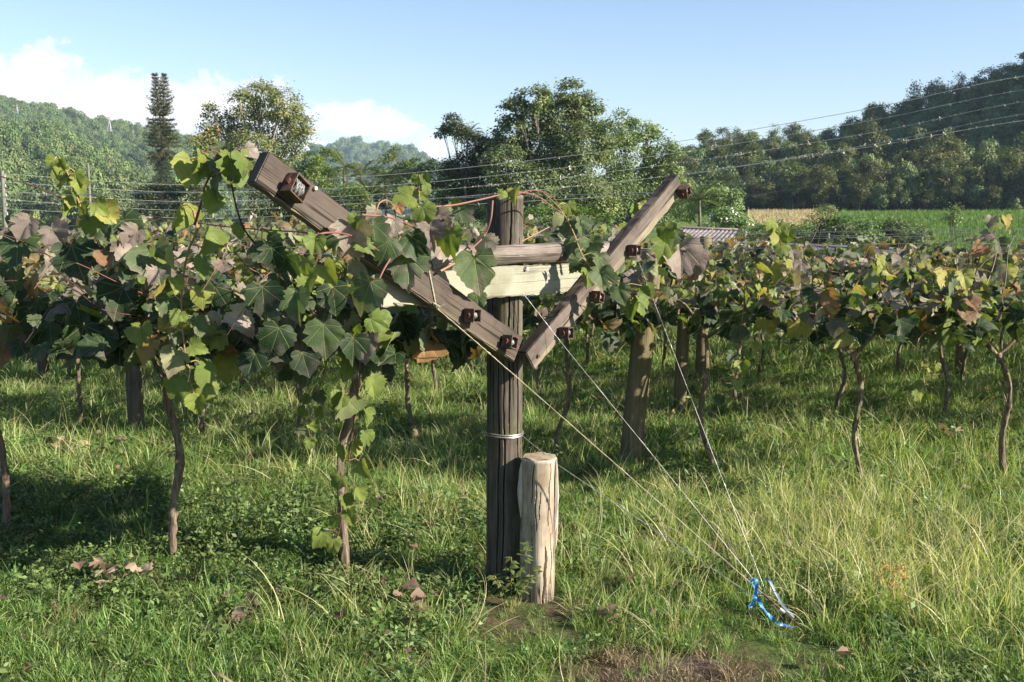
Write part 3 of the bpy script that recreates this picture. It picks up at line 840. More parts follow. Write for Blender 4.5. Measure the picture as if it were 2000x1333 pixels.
# kerf line across the lower end of the right board and wire ties round post and board
b = MB(); 
for k in range(25):
    pass
pts = [POSTC + Vector((math.cos(a) * (POSTR + 0.004), math.sin(a) * (POSTR + 0.004), 0.683 + 0.003 * math.sin(a * 2))) for a in np.linspace(0, 2 * math.pi, 33)]
b.tube(pts, 0.0035, 6, False); b.tube([p + Vector((0, 0, 0.009)) for p in pts], 0.003, 6, False); b.build('wire_tie', M_WIRE, POST, None, True, POSTC)
b = MB(); t0, t1 = PL(852, 600, 0.004), PL(835, 515, 0.004); t2, t3 = t1 - NV * 0.07, t0 - NV * 0.075
b.tube([t0, t1, t1 - NV * 0.004, t2, t3, t0], 0.0036, 6); b.tube([PL(846, 592, 0.006), PL(860, 600, 0.02), PL(868, 594, 0.03)], 0.003, 5)
b.tube([t3, PL(800, 594, -0.03), PL(770, 592, -0.058)], 0.003, 5)
b.build('twine_tie', M_TWINE, POST, None, True, POSTC)

# ------------------------------------------------------------------ short log beside the post
base = P(1050, 1000, 4.11); base.z = -0.01; SL = thing('log_stub', 'short thick bare log standing upright against the foot of the end post', 'log', base)
log_mesh('log', 0.075, 0.076, 0.612, M_STUMP, SL, None, 220, 80, 0.06, (0.012, 0.01), [(-1.22, 0.085, -0.12, 0.40, 0.034), (-2.5, 0.30, 0.50, 1.0, 0.007), (-0.55, 0.03, 0.3, 0.97, 0.016), (-1.72, 0.028, 0.52, 0.86, 0.014), (-1.5, 0.022, 0.60, 0.80, 0.014), (-1.02, 0.018, 0.55, 0.99, 0.012), (-2.02, 0.02, 0.2, 0.55, 0.01), (-0.85, 0.016, 0.1, 0.5, 0.01), (-1.95, 0.05, 0.72, 0.98, 0.012)], 9, False)
b = MB()
for k, (a, z0, z1, w) in enumerate(((-0.42, 0.30, 0.62, 0.010), (-2.95, 0.36, 0.60, 0.012), (-0.25, 0.22, 0.5, 0.006))):
    pts = [Vector((math.cos(a) * (0.076 + 0.004 * math.sin(t * 3)) + 0.012 * z, math.sin(a) * 0.076, z)) for t, z in zip(np.linspace(0, 1, 7), np.linspace(z0, z1, 7))]
    b.tube(pts, [w * s for s in (0.2, 0.7, 1, 1, 0.9, 0.7, 0.2)], 5, noise=0.2)
b.build('loose_splinter', M_STUMP, SL)
b = MB(); nn = 26
V = [(0.008 + 0.012 * 0 + math.cos(2 * math.pi * k / nn) * 0.069 + 0.0, 0.0066 + math.sin(2 * math.pi * k / nn) * 0.069, 0.6205 + 0.003 * math.sin(k * 1.3)) for k in range(nn)] + [(0.008, 0.0066, 0.6245)]
b.add(V, [(k, (k + 1) % nn, nn) for k in range(nn)]); b.build('sawn_top', M_ENDGRAIN, SL)

# ------------------------------------------------------------------ guy wires down to the anchor
ANCH = P(1490, 1160, 3.86)
PEG = Vector((ANCH.x + 0.17, ANCH.y - 0.10, -0.03))


def guy(name, label, pts, r=0.0022, mat=M_WIRE, twist=True):
    b = MB(); sp = []
    for i in range(len(pts) - 1):
        for k in range(14): sp.append(Vector(pts[i]).lerp(Vector(pts[i + 1]), k / 14))
    sp.append(Vector(pts[-1])); b.tube(sp, r, 6)
    if twist:
        b.tube([p + Vector((math.cos(i * 1.9), math.sin(i * 1.9), math.sin(i * 1.9 + 1))) * r * 0.9 for i, p in enumerate(sp)], r * 0.6, 4)
    for f in (0.33, 0.7):
        p = sp[int(len(sp) * f)]; d = (sp[int(len(sp) * f) + 1] - p).normalized()
        b.tube([p - d * 0.012, p, p + d * 0.012], [r, r * 2.6, r], 6)
    o = b.build(name, mat); return tag(o, label, 'wire', 'guy wires running down to the anchor')


guy('guy_wire', 'pale thick guy wire running from the left board down past the foot of the V', [PL(852, 601, 0.008), PL(1008, 736, 0.03), ANCH], 0.0017, M_TWINE)
guy('guy_wire', 'steel guy wire running from the crossbar past the bottom tensioner of the right board', [PL(1016, 566, -0.07), PL(1095, 668, 0.06), ANCH + Vector((0, 0.02, 0.01))], 0.0009)
guy('guy_wire', 'steel guy wire falling steeply from the middle tensioner of the right board', [PL(1246, 508, 0.03), ANCH + Vector((0.01, 0.03, 0.02))], 0.0009)
guy('guy_wire', 'lowest steel guy wire tied round the end post above the short log', [POSTC + Vector((POSTR, -0.03, 0.68)), G(1085, 905, 0.62) * 0 + P(1088, 907, 4.12), ANCH + Vector((-0.01, 0, -0.03))], 0.0012)
b = MB(); b.tube([ANCH, PEG], 0.005, 8); b.tube([ANCH + Vector((0.01, 0.02, 0)), PEG + Vector((-0.07, 0.03, 0))], 0.0035, 6)
rod = b.build('anchor_rod', M_RUST); tag(rod, 'thin rusty anchor rod slanting into the grass below the guy wires', 'anchor rod')
b = MB(); q0 = ANCH.lerp(PEG, 0.36); q1 = ANCH.lerp(PEG, 0.46); b.tube([q0, q1], 0.0058, 10); b.build('sleeve', M_WHITE, rod)


def ribbon(name, pts, w, mat, label, cat, twist=0.0):
    sp = spline(pts, 8); b = MB(); V = []; F = []
    for i, p in enumerate(sp):
        t = (sp[min(i + 1, len(sp) - 1)] - sp[max(i - 1, 0)]).normalized()
        s = t.cross(Vector((0.2, -1, 0.3))).normalized(); s = Quaternion(t, twist * math.sin(i * 0.35)) @ s
        V += [p - s * w / 2, p + t.cross(s) * w * 0.12, p + s * w / 2]
    for i in range(len(sp) - 1): F += [(i * 3, i * 3 + 1, i * 3 + 4, i * 3 + 3), (i * 3 + 1, i * 3 + 2, i * 3 + 5, i * 3 + 4)]
    b.add(V, F); o = b.build(name, mat); tag(o, label, cat); return o


Y0 = ANCH.y - 0.08
ribbon('ribbon', [P(1480, 1160, Y0), P(1468, 1136, Y0 - 0.01), P(1478, 1134, Y0 - 0.02), P(1476, 1158, Y0 - 0.02), P(1472, 1178, Y0 - 0.02), P(1463, 1186, Y0 - 0.03), P(1472, 1178, Y0 - 0.035), P(1478, 1166, Y0 - 0.03),
                   P(1488, 1184, Y0 - 0.03), P(1506, 1206, Y0 - 0.03), P(1522, 1218, Y0 - 0.02), P(1548, 1226, Y0)], 0.013, M_BLUE, 'bright blue plastic ribbon knotted to the guy wires above the grass', 'ribbon', 0.9)
ribbon('plastic_strip', [P(1494, 1130, Y0 + 0.02), P(1504, 1136, Y0), P(1516, 1160, Y0 - 0.02), P(1532, 1186, Y0 - 0.02), P(1552, 1206, Y0)], 0.010, M_GREYTAPE, 'faded grey-blue plastic strip standing in the grass beside the ribbon', 'strip', 0.2)

# ------------------------------------------------------------------ grapevines
U = Vector((-0.966, 0.259, 0)); VV = Vector((0.259, 0.966, 0))
ROW0 = Vector((POSTC.x, POSTC.y, 0))


def leaf_template(lod, k):
    rs = np.random.RandomState(100 + k)
    if lod == 0:
        half = [(0.0, 0.0), (0.09, -0.13), (0.24, -0.17), (0.33, -0.10), (0.47, -0.06), (0.50, 0.06), (0.60, 0.14), (0.53, 0.22), (0.63, 0.36), (0.56, 0.41), (0.58, 0.52), (0.45, 0.53), (0.40, 0.62), (0.37, 0.74), (0.25, 0.78), (0.17, 0.90), (0.08, 0.93), (0.0, 1.06)]
    elif lod == 1:
        half = [(0.0, 0.0), (0.22, -0.17), (0.48, -0.04), (0.55, 0.17), (0.63, 0.38), (0.46, 0.52), (0.36, 0.74), (0.15, 0.90), (0.0, 1.05)]
    else:
        half = [(0.0, 0.0), (0.35, -0.12), (0.62, 0.30), (0.34, 0.76), (0.0, 1.03)]
    if lod == 0 and k % 3:
        half = [(0.0, 0.0), (0.10, -0.14), (0.26, -0.18), (0.36, -0.13), (0.45, -0.10), (0.51, 0.02), (0.57, 0.08), (0.57, 0.18), (0.62, 0.27), (0.58, 0.36), (0.60, 0.45), (0.51, 0.52), (0.47, 0.62), (0.38, 0.70), (0.32, 0.81), (0.21, 0.85), (0.11, 0.96), (0.0, 1.06)]
    elif lod == 1 and k % 3:
        half = [(0.0, 0.0), (0.24, -0.18), (0.47, -0.08), (0.57, 0.15), (0.60, 0.42), (0.47, 0.62), (0.31, 0.80), (0.12, 0.95), (0.0, 1.06)]
    j = 0.03 if lod < 2 else 0.0
    r_ = [(x * (1 + rs.uniform(-j, j) * 3), y + rs.uniform(-j, j)) for x, y in half]
    l_ = [(-x * (1 + rs.uniform(-j, j) * 3), y + rs.uniform(-j, j)) for x, y in half[1:-1]][::-1]
    out = np.array(r_ + l_); n = len(out)
    c = np.array([0.0, 0.12])
    if lod < 2:                                             # torn and nibbled rims
        for _ in range(rs.randint(1, 4)):
            i = rs.randint(2, n - 2); out[i] = c + (out[i] - c) * rs.uniform(0.62, 0.86)
    rings = [out] if lod == 2 else ([c + (out - c) * 0.55, out] if lod == 1 else [c + (out - c) * 0.36, c + (out - c) * 0.70, out])
    P2 = np.vstack([[c]] + rings); F3 = [(0, 1 + i, 1 + (i + 1) % n) for i in range(n)]; F4 = []
    for q in range(len(rings) - 1):
        o0 = 1 + q * n
        F4 += [(o0 + i, o0 + n + i, o0 + n + (i + 1) % n, o0 + (i + 1) % n) for i in range(n)]
    x, y = P2[:, 0], P2[:, 1]
    fold = rs.uniform(-0.2, 1.15); droop = rs.uniform(0.0, 0.95); cup = rs.uniform(-0.6, 0.9); tw = rs.uniform(-0.7, 0.7)
    z = fold * np.abs(x) * 0.6 - droop * np.clip(y, 0, 2) ** 2 * 0.55 + cup * x * x + tw * x * y + 0.030 * np.sin(x * 11 + rs.uniform(0, 6)) * np.sin(y * 9 + rs.uniform(0, 6)) \
        + 0.035 * np.abs(np.sin(np.arctan2(x, y) * 4.36)) * np.hypot(x, y)
    # puckered rim
    rim = np.zeros(len(P2)); rim[-n:] = 1; z = z + rim * rs.normal(0, 0.02 if lod < 2 else 0, len(P2))
    V = np.stack([x, y, z], -1)
    fs = [np.array(F3, int)] + ([np.array(F4, int)] if F4 else [])
    return V, fs, P2.copy()


LEAVES = {l: [leaf_template(l, k) for k in range(14 if l == 0 else 10)] for l in (0, 1, 2)}


def tones(n, rs, p=(0.50, 0.16, 0.22, 0.09, 0.03)):
    """green, grey-purple, yellow-green, yellow, brown"""
    k = rs.choice(5, n, p=p); lo = np.array([0.0, 0.5, 0.69, 0.84, 0.955])[k]; hi = np.array([0.42, 0.67, 0.84, 0.94, 1.0])[k]
    return rs.uniform(lo, hi)


def leaves_object(name, pos, nrm, tip, size, tone, lod, parent, org, rs, label=None):
    pos = np.asarray(pos, float); n = len(pos); T = LEAVES[lod]
    V, F, UVs, TT = stamp(T, rs.randint(0, len(T), n), pos - np.array(tuple(org)), frames(np.asarray(nrm, float), np.asarray(tip, float)), np.asarray(size, float), np.asarray(tone, float))
    o = link(name, np_mesh(name, V, F, M_LEAF, {'tone': TT}, UVs), parent)
    if label: o['label'] = label
    return o


def canopy(base, half, count, lod, rs, leaf=(0.10, 0.17), wmax=0.95, zlo=0.98, top=0.52, curtain=0.22, shootiness=0.06):
    """Leaf positions and directions for one vine's stretch of the V-shaped canopy, in world space."""
    n = count
    s = rs.uniform(-half, half, n)
    w = rs.uniform(-1, 1, n); w = np.sign(w) * np.abs(w) ** 0.8 * wmax
    clump = 0.07 * np.sin(s * 9 + base.x * 5) + 0.05 * np.sin(w * 7 + s * 4)
    z = zlo + top * np.abs(w / wmax) ** 0.9 + clump + rs.normal(0, 0.075, n)
    cur = rs.uniform(0, 1, n) < curtain                      # leaves hanging as a curtain along the two edges
    w = np.where(cur, np.sign(w) * (wmax * 0.84 + rs.normal(0, 0.12, n)), w)
    z = np.where(cur, zlo + top * 0.95 - np.abs(rs.normal(0, 0.16, n)), z)
    sh = rs.uniform(0, 1, n) < shootiness                    # shoots that stand above the rest
    z = np.where(sh, z + np.abs(rs.normal(0, 0.12, n)), z)
    z = np.maximum(z, zlo - 0.04 + rs.uniform(0, 0.08, n))
    w = w + rs.normal(0, 0.05, n)
    p = np.stack([base.x + U.x * s + VV.x * w, base.y + U.y * s + VV.y * w, z], -1)
    outw = np.sign(w)[:, None] * np.array([VV.x, VV.y, 0])[None]
    nrm = np.array([0, 0, 0.55]) + outw * np.where(cur, 0.9, 0.30)[:, None] + rs.normal(0, 0.62, (n, 3))
    tip = np.array([0, 0, -0.85]) + outw * 0.3 + rs.normal(0, 0.5, (n, 3))
    size = rs.uniform(leaf[0], leaf[1], n) * np.where(sh, 0.75, 1.0)
    return p, nrm, tip, size, sh


def wig(a, b, n, amp, rs):
    a, b = Vector(a), Vector(b); pts = []
    o = rs.uniform(0, 6.28, 4)
    for i in range(n + 1):
        t = i / n; e = math.sin(math.pi * t)
        pts.append(a.lerp(b, t) + Vector((amp * e * math.sin(3.2 * t + o[0]) + 0.3 * amp * math.sin(9 * t + o[1]) * e, amp * e * math.sin(3.7 * t + o[2]), 0)))
    return pts


def vine(base, fork, label, count, lod, seed, half=0.55, group=None, thick=0.019, tp=None, leaf=(0.10, 0.17), extra_trunk=None, **kw):
    rs = np.random.RandomState(seed); base = Vector(base); base.z = Z(base.x, base.y) - 0.03
    fork = Vector(fork)
    v = thing('grapevine', label, 'grapevine', base, group)
    b = MB(); pts = extra_trunk or wig(base, fork, 24, 0.05, rs); n = len(pts) - 1
    b.tube(pts, [thick * (1.75 if i == 0 else 1.38 - 0.35 * i / n) * rs.uniform(0.80, 1.25) for i in range(n + 1)], 12, noise=0.20)
    # head of the vine: two or three arms rising to the wires
    for k in range(rs.randint(2, 4)):
        sg = (-1, 1, rs.choice((-1, 1)))[k]
        e = fork + U * sg * half * rs.uniform(0.55, 1.0) + VV * rs.uniform(-0.25, 0.25) + UP * rs.uniform(0.03, 0.20)
        m = fork + (e - fork) * 0.45 + UP * rs.uniform(0.05, 0.14)
        b.tube(spline([fork - UP * 0.02, m, e], 6), [thick * (0.95 - 0.5 * i / 12) for i in range(13)], 7, noise=0.10)
    b.build('trunk', M_VBARK, v, None, True, base)
    for k in range(rs.randint(9, 14) if lod < 2 else 5):
        s = rs.uniform(-half, half); sg = rs.choice((-1, 1))
        a0 = Vector((base.x, base.y, 0)) + U * s + UP * rs.uniform(1.0, 1.12); a1 = a0 + VV * sg * rs.uniform(0.5, 1.0) + U * rs.uniform(-0.4, 0.4) + UP * rs.uniform(0.25, 0.5)
        md = a0.lerp(a1, 0.5) + UP * rs.uniform(0.0, 0.12)
        a2 = a1 + VV * sg * 0.12 + U * rs.uniform(-0.1, 0.1) - UP * rs.uniform(0.0, 0.2)
        c = MB(); c.tube(spline([a0, a0.lerp(md, 0.5) + Vector(rs.normal(0, .02, 3)), md, md.lerp(a1, 0.5) + Vector(rs.normal(0, .03, 3)), a1, a2], 6), [0.0036 * (1 - 0.024 * i) for i in range(31)], 5, tone=rs.uniform(0.0, 0.6))
        c.build('cane', M_CANE, v, None, True, base)
    clear = kw.pop('clear', False); dark = kw.pop('dark', False)
    p, nr, tp_, sz, sh = canopy(Vector((fork.x, fork.y, 0)), half, count, lod, rs, leaf, **kw)
    if clear:                                                # nothing grows in front of the boards
        k = ((p - np.array(tuple(FRONT))) @ np.array(tuple(NV)) < -0.14) & (p[:, 0] < -0.16) | (p[:, 0] < -0.98)
        p, nr, tp_, sz, sh = p[k], nr[k], tp_[k], sz[k], sh[k]; count = len(p)
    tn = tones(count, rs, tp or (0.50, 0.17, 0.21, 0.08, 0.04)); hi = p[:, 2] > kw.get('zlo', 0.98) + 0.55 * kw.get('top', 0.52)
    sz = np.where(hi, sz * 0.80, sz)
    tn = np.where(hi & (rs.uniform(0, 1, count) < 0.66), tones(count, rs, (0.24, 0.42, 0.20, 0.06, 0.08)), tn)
    if dark: tn = np.where((tn < 0.45) & ~hi, tn * 0.45, tn)  # lower green leaves darkened: canopy shade painted into their tone
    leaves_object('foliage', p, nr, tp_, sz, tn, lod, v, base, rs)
    return v


def shoot(parent, pts, leaves, label, Y=None, tone=0.6, r=0.004, seed=0, tendrils=2):
    """A hanging or standing shoot: its stem, and its leaves as (px, py, length in px, tip angle from straight down, facing, tone)."""
    rs = np.random.RandomState(seed + 500); org = parent.location
    W = [P(x, y, yy) for (x, y, yy) in pts]; sp = spline(W, 5)
    b = MB(); b.tube(sp, [r * (1 - 0.6 * i / len(sp)) for i in range(len(sp))], 7, tone=tone)
    pos, nr, tip, size, tn = [], [], [], [], []
    for (px, py, ln, ang, face, t) in leaves:
        # the point of the stem nearest in height to the leaf
        best = min(range(len(sp)), key=lambda i: abs(sp[i].z - P(px, py, sp[i].y).z) + 0.2 * abs(sp[i].x - P(px, py, sp[i].y).x))
        s = sp[best]; yy = s.y + rs.uniform(-0.05, 0.03)
        q = P(px, py, yy); a = R(ang); L = 0.82 * ln / FPX * yy; face = face * 1.25 if abs(face) > 24 else face + rs.uniform(-25, 25)
        pos.append(q); size.append(L / 1.02)
        tip.append(Vector((math.sin(a), -0.25 + rs.uniform(-0.15, 0.15), -math.cos(a))))
        f = R(face); nr.append(Vector((math.sin(f), -math.cos(f), 0.25 + rs.uniform(-0.1, 0.25)))); tn.append(t + rs.uniform(-0.02, 0.02))
        md = s.lerp(q, 0.5) + Vector((0, 0, 0.012)); b.tube([s, md, q], [r * 0.6, r * 0.5, r * 0.4], 5, tone=min(1.0, tone + 0.15))
    for k in range(tendrils):
        s = sp[rs.randint(len(sp) // 3, len(sp))]; q = [s + Vector((0.012 * i * rs.choice((-1, 1)) ** 0 * math.cos(i * 0.6 + k), 0.004 * i, 0.010 * math.sin(i * 0.75 + k) - 0.004 * i)) for i in range(9)]
        b.tube(q, 0.0013, 4, tone=0.85)
    o = b.build('hanging_shoot', M_CANE, parent, None, True, org); o['label'] = label
    lo = leaves_object('shoot_leaves', [tuple(p) for p in pos], [tuple(p) for p in nr], [tuple(p) for p in tip], size, tn, 0, o, org, rs)
    return o

# --- front row (ends at the V post), vines from right to left
row1 = [((678, 1132), (690, 690), 'grapevine nearest the end post, its trunk half hidden by a leafy yellowing shoot', 620, 0.6),
        ((335, 1090), (322, 735), 'grapevine with a pale straight bare trunk standing alone in the left foreground', 560, 0.5),
        ((8, 1042), (-2, 700), 'grapevine with a bent trunk and swollen foot at the left edge of the front row', 560, 0.5)]
V1 = []
for i, (b, f, lab, cnt, half) in enumerate(row1):
    bp = G(*b); D = bp.y; fk = P(f[0], f[1], D)
    V1.append(vine(bp, fk, lab, cnt, 0, 20 + i, half, None, 0.0145, leaf=(0.055, 0.128), wmax=0.60, zlo=1.09, top=0.20, curtain=0.24, shootiness=0.03, clear=True, tp=(0.70, 0.12, 0.09, 0.04, 0.05), dark=True))
bp = G(8, 1042) + U * 1.05; V1.append(vine((bp.x, bp.y, 0), (bp.x, bp.y, 0.95), 'grapevine of the front row just beyond the left edge of the view', 230, 1, 31, 0.6, None, 0.0145, leaf=(0.09, 0.16), wmax=0.60, zlo=1.03, top=0.24))

# --- second row, right part and left part
row2 = [((1390, 918), (1380, 655), 'grapevine with a thin dark trunk right of the thick leaning post', 350), ((1690, 952), (1665, 690), 'grapevine whose trunk forks like a Y in the right half of the second row', 350),
        ((1968, 948), (1950, 690), 'grapevine with a stout S-curved trunk at the right edge', 350), ((1088, 893), (1105, 655), 'grapevine whose thin trunk curves down behind the short log', 350),
        ((812, 872), (800, 680), 'grapevine with a slim trunk standing left of the end post behind it', 350), ((575, 852), (585, 740), 'grapevine with a low leafy trunk in the second row left of the yellowing shoot', 350),
        ((397, 862), (385, 720), 'grapevine of the second row behind the bare trunk on the left', 350), ((152, 832), (150, 705), 'grapevine with a straight dark trunk left of the short grey post', 350)]
V2 = []
for i, (b, f, lab, cnt) in enumerate(row2):
    bp = G(*b); fk = P(f[0], f[1], bp.y); fk.z = min(max(fk.z, 0.78), 1.0)
    V2.append(vine(bp, fk, lab, cnt, 0 if i < 4 else 1, 50 + i, 0.56, None, 0.0126, leaf=(0.05, 0.122), wmax=0.70, zlo=1.00 if i > 3 else 0.97, top=0.40 if i > 3 else 0.25, curtain=0.16, tp=(0.66, 0.10, 0.14, 0.05, 0.05), dark=True))
for k in range(2):
    bp = G(152, 832) + U * (1.0 + k); vine((bp.x, bp.y, 0), (bp.x, bp.y, 0.95), 'grapevine of the second row beyond the left edge of the view', 170, 1, 70 + k, 0.56, 'vines beyond the left edge', 0.018, wmax=0.85, top=0.46)
# --- rows behind: a few vines built, then copied along the wires


def copy_tree(o, parent=None):
    c = o.copy(); COL.objects.link(c)
    if parent is not None: c.parent = parent
    for ch in list(o.children): copy_tree(ch, c)
    return c


protos = []
rsv = np.random.RandomState(5)
for k, off in enumerate((4.35, 6.2, 8.1, 10.0)):
    word = ('third', 'fourth', 'fifth', 'sixth')[k]
    lab = 'thin-trunked grapevine in the %s row back under the leaf canopy' % word; grp = 'grapevines of the %s row' % word
    lod = 1 if k < 1 else 2
    pr = []
    s0 = -(0.62 * (4.3 + off)) * 1.05; s1 = -s0 + 0.6
    seen = {0: [(1437, 812), (1640, 828), (1852, 828), (1040, 790), (845, 775)], 1: [(1772, 768), (495, 752)]}.get(k, [])
    spots = list(np.arange(s0, s1, 0.98) + rsv.uniform(-0.15, 0.15, len(np.arange(s0, s1, 0.98))))
    for px in seen:
        g = G(*px); spots = [s for s in spots if abs(s - (g - ROW0).dot(-U)) > 0.5] + [(g - ROW0).dot(-U)]
    for j, s in enumerate(sorted(spots)):
        q = ROW0 + VV * (off + rsv.uniform(-0.08, 0.08)) - U * s
        if j < 4:
            n = (280, 240, 200, 180)[k]
            o = vine((q.x, q.y, 0), (q.x + rsv.uniform(-0.12, 0.12), q.y, 0.93), lab, n, lod, 100 + 10 * k + j, 0.58, grp, 0.0122, leaf=(0.075, 0.15) if k < 2 else (0.09, 0.16), wmax=0.92, zlo=0.98, top=0.40, curtain=0.2, tp=(0.64, 0.12, 0.14, 0.05, 0.05), dark=True)
            pr.append(o)
        else:
            o = copy_tree(pr[j % 4]); o.location = (q.x, q.y, Z(q.x, q.y) - 0.03); o.rotation_euler.z = (0, math.pi)[rsv.randint(2)]; sc = rsv.uniform(0.93, 1.05); o.scale = (sc, sc, rsv.uniform(0.95, 1.04) * (0.85 if q.x > 0.9 else 1.0))

# --- leaves on and around the V frame, hanging from the nearest vine's canes
HERO = [  # px, py of the stalk end, length px, tip angle from straight down, facing, tone (shade painted into the darkest), distance in front of the boards
    (680, 436, 84, 14, -30, .62, .05), (728, 438, 52, 58, -20, .30, .07), (700, 425, 34, -30, 0, .74, .08), (838, 440, 62, 12, -10, .575, .05), (802, 462, 62, 18, 0, .20, .06), (878, 450, 66, 5, -50, .74, .07),
    (926, 500, 88, 10, -5, .405, .035), (797, 500, 86, 3, -48, .41, .05), (724, 550, 88, -28, 5, .41, .10), (580, 572, 74, 4, -10, .40, .16), (632, 634, 80, 2, 0, .33, .10), (722, 622, 52, 62, -15, .72, .10),
    (741, 612, 50, 10, 30, .70, .09), (617, 462, 44, -10, 25, .72, .12), (596, 506, 54, 0, -25, .80, .13), (632, 520, 56, 30, -40, .83, .12), (600, 540, 46, 10, 0, .78, .14), (530, 484, 62, 10, 20, .02, .2),
    (803, 384, 50, -70, -20, .74, -.05), (824, 402, 52, 20, -10, .70, -.03), (776, 400, 28, 20, 0, .965, -.02), (850, 420, 58, 40, 15, .60, -.03), (768, 430, 44, -20, 10, .64, .02), (1006, 371, 38, 4, -25, .845, .02),
    (974, 379, 22, 80, -10, .75, .0), (948, 464, 52, 12, -35, .668, .0), (896, 410, 44, 62, -20, .42, -.08), (816, 618, 42, -5, -30, .30, -.2), (835, 664, 52, 6, -5, .905, -.3), (902, 664, 60, 8, 10, .02, -.35),
    (868, 480, 46, -40, 10, .66, .0), (760, 470, 60, -12, 15, .22, .04), (820, 478, 44, 24, -20, .16, .03), (868, 428, 50, -15, -40, .59, .0), (700, 470, 50, 60, 10, .70, .05), (745, 500, 56, -30, 0, .12, -.08),
    (660, 470, 44, -30, -15, .36, .08), (560, 500, 60, 20, -15, .20, .2), (512, 560, 80, 10, 5, .02, .3), (648, 560, 70, 15, 20, .02, -.06), (690, 660, 64, 5, 0, .02, -.1), (545, 640, 76, -12, 8, .02, .2), (590, 690, 60, 20, 0, .02, .05),
    (790, 640, 56, -20, -10, .02, -.25), (868, 560, 56, 10, 10, .12, -.22), (930, 575, 40, 14, -10, .35, -.06), (880, 400, 40, 50, 0, .70, -.12), (735, 410, 34, -40, 20, .665, -.02)]
v = V1[0]; rs = np.random.RandomState(77)
pos = [tuple(PL(a, b, off + 0.02)) for (a, b, l, an, f, t, off) in HERO]
nr, tip, size, tn = [], [], [], []
for (a, b, l, an, f, t, off), p in zip(HERO, pos):
    q = R(an); fr = R(f); size.append(0.84 * l / FPX * p[1] / 1.02); tn.append(t)
    tip.append((math.sin(q), -0.22 + rs.uniform(-0.15, 0.15), -math.cos(q))); nr.append((math.sin(fr) + 0.2 + rs.normal(0, 0.25), -math.cos(fr), 0.3 + rs.uniform(-0.25, 0.4)))
ho = leaves_object('frame_leaves', pos, nr, tip, size, tn, 0, v, v.location, rs, 'large grey, green and yellow leaves draped over the V boards')
# canes trailing over the frame
b = MB()


def cane(pts, r=0.004, tone=0.5, off=None):
    W = [PL(x, y, o) for (x, y, o) in pts]; sp = spline(W, 7); b.tube(sp, [r * (1 - 0.5 * i / len(sp)) for i in range(len(sp))], 7, tone=tone)


cane([(815, 405, -.02), (880, 402, .0), (940, 390, .02), (1000, 377, .02), (1045, 382, .0), (1080, 405, .0), (1100, 420, .03)], 0.0042, 0.55)
cane([(962, 392, .02), (958, 430, .02), (945, 462, .0), (915, 492, .04)], 0.005, 0.55)
cane([(706, 420, .05), (760, 425, .04), (800, 440, .03), (835, 462, .05)], 0.0042, 0.55)
cane([(782, 462, .06), (765, 500, .06), (748, 530, .08), (735, 560, .1)], 0.0045, 0.55)
cane([(735, 412, .0), (742, 396, .0), (758, 392, .0), (772, 408, .0)], 0.003, 0.75)
cane([(1000, 385, -.05), (1040, 372, -.1), (1075, 382, -.1), (1100, 410, -.1)], 0.003, 0.5)
cane([(860, 530, .03), (920, 500, .0), (1000, 480, -.1), (1080, 440, -.12)], 0.0045, 0.7)
cane([(590, 470, .1), (640, 455, .12), (690, 462, .08), (740, 490, .05)], 0.004, 0.5)
b.build('cane_over_frame', M_CANE, v, None, True, v.location)

shoot(v, [(820, 400, 3.85), (818, 370, 3.84), (822, 345, 3.83)], [(818, 348, 22, -70, -20, .74), (826, 346, 24, 50, -10, .74), (830, 362, 24, 40, 20, .73), (812, 372, 26, -60, 0, .83), (822, 380, 22, 60, 10, .75)], 'small pale sprout standing up between the V boards', tone=0.8, r=0.0025, seed=1, tendrils=0)
shoot(v, [(700, 640, 3.78), (703, 715, 3.80), (698, 775, 3.83), (690, 830, 3.86), (681, 900, 3.9), (673, 965, 3.95), (664, 1030, 4.0), (648, 1075, 4.05)],
      [(672, 610, 56, -10, 40, .70), (690, 640, 60, 12, -45, .72), (720, 672, 40, 20, 40, .73), (676, 698, 66, -8, 38, .71), (728, 708, 34, 40, -20, .37), (722, 738, 52, 20, 40, .76), (675, 775, 62, -12, 45, .70), (668, 772, 40, -30, 10, .74),
       (714, 802, 42, 8, 50, .72), (712, 845, 44, 18, 40, .71), (668, 872, 40, -6, 60, .74), (706, 903, 42, 25, -30, .80), (666, 930, 40, -30, 20, .72), (672, 970, 44, 20, 40, .73), (683, 995, 38, 10, -30, .80), (650, 1052, 42, 0, -10, .80), (632, 1040, 46, -30, 20, .74),
       (700, 955, 36, 40, 30, .77), (660, 1010, 36, -40, 0, .75), (690, 865, 36, 20, 60, .83)], 'long yellowing shoot hanging to the ground beside the end post', tone=0.5, r=0.0042, seed=2)
shoot(v, [(640, 700, 4.1), (628, 745, 4.1), (612, 790, 4.12), (600, 830, 4.14)], [(592, 715, 54, 5, 0, .36), (566, 722, 40, -50, 10, .28), (622, 768, 30, 20, 0, .37), (604, 775, 26, -50, 0, .74), (622, 798, 26, 30, -20, .80), (596, 800, 26, -60, 0, .72), (610, 822, 28, 20, 0, .74), (592, 836, 24, -60, 0, .40), (606, 858, 28, 10, 20, .73)],
      'thin shoot with small leaves hanging left of the longest one', tone=0.6, r=0.0025, seed=3)
v = V1[1]
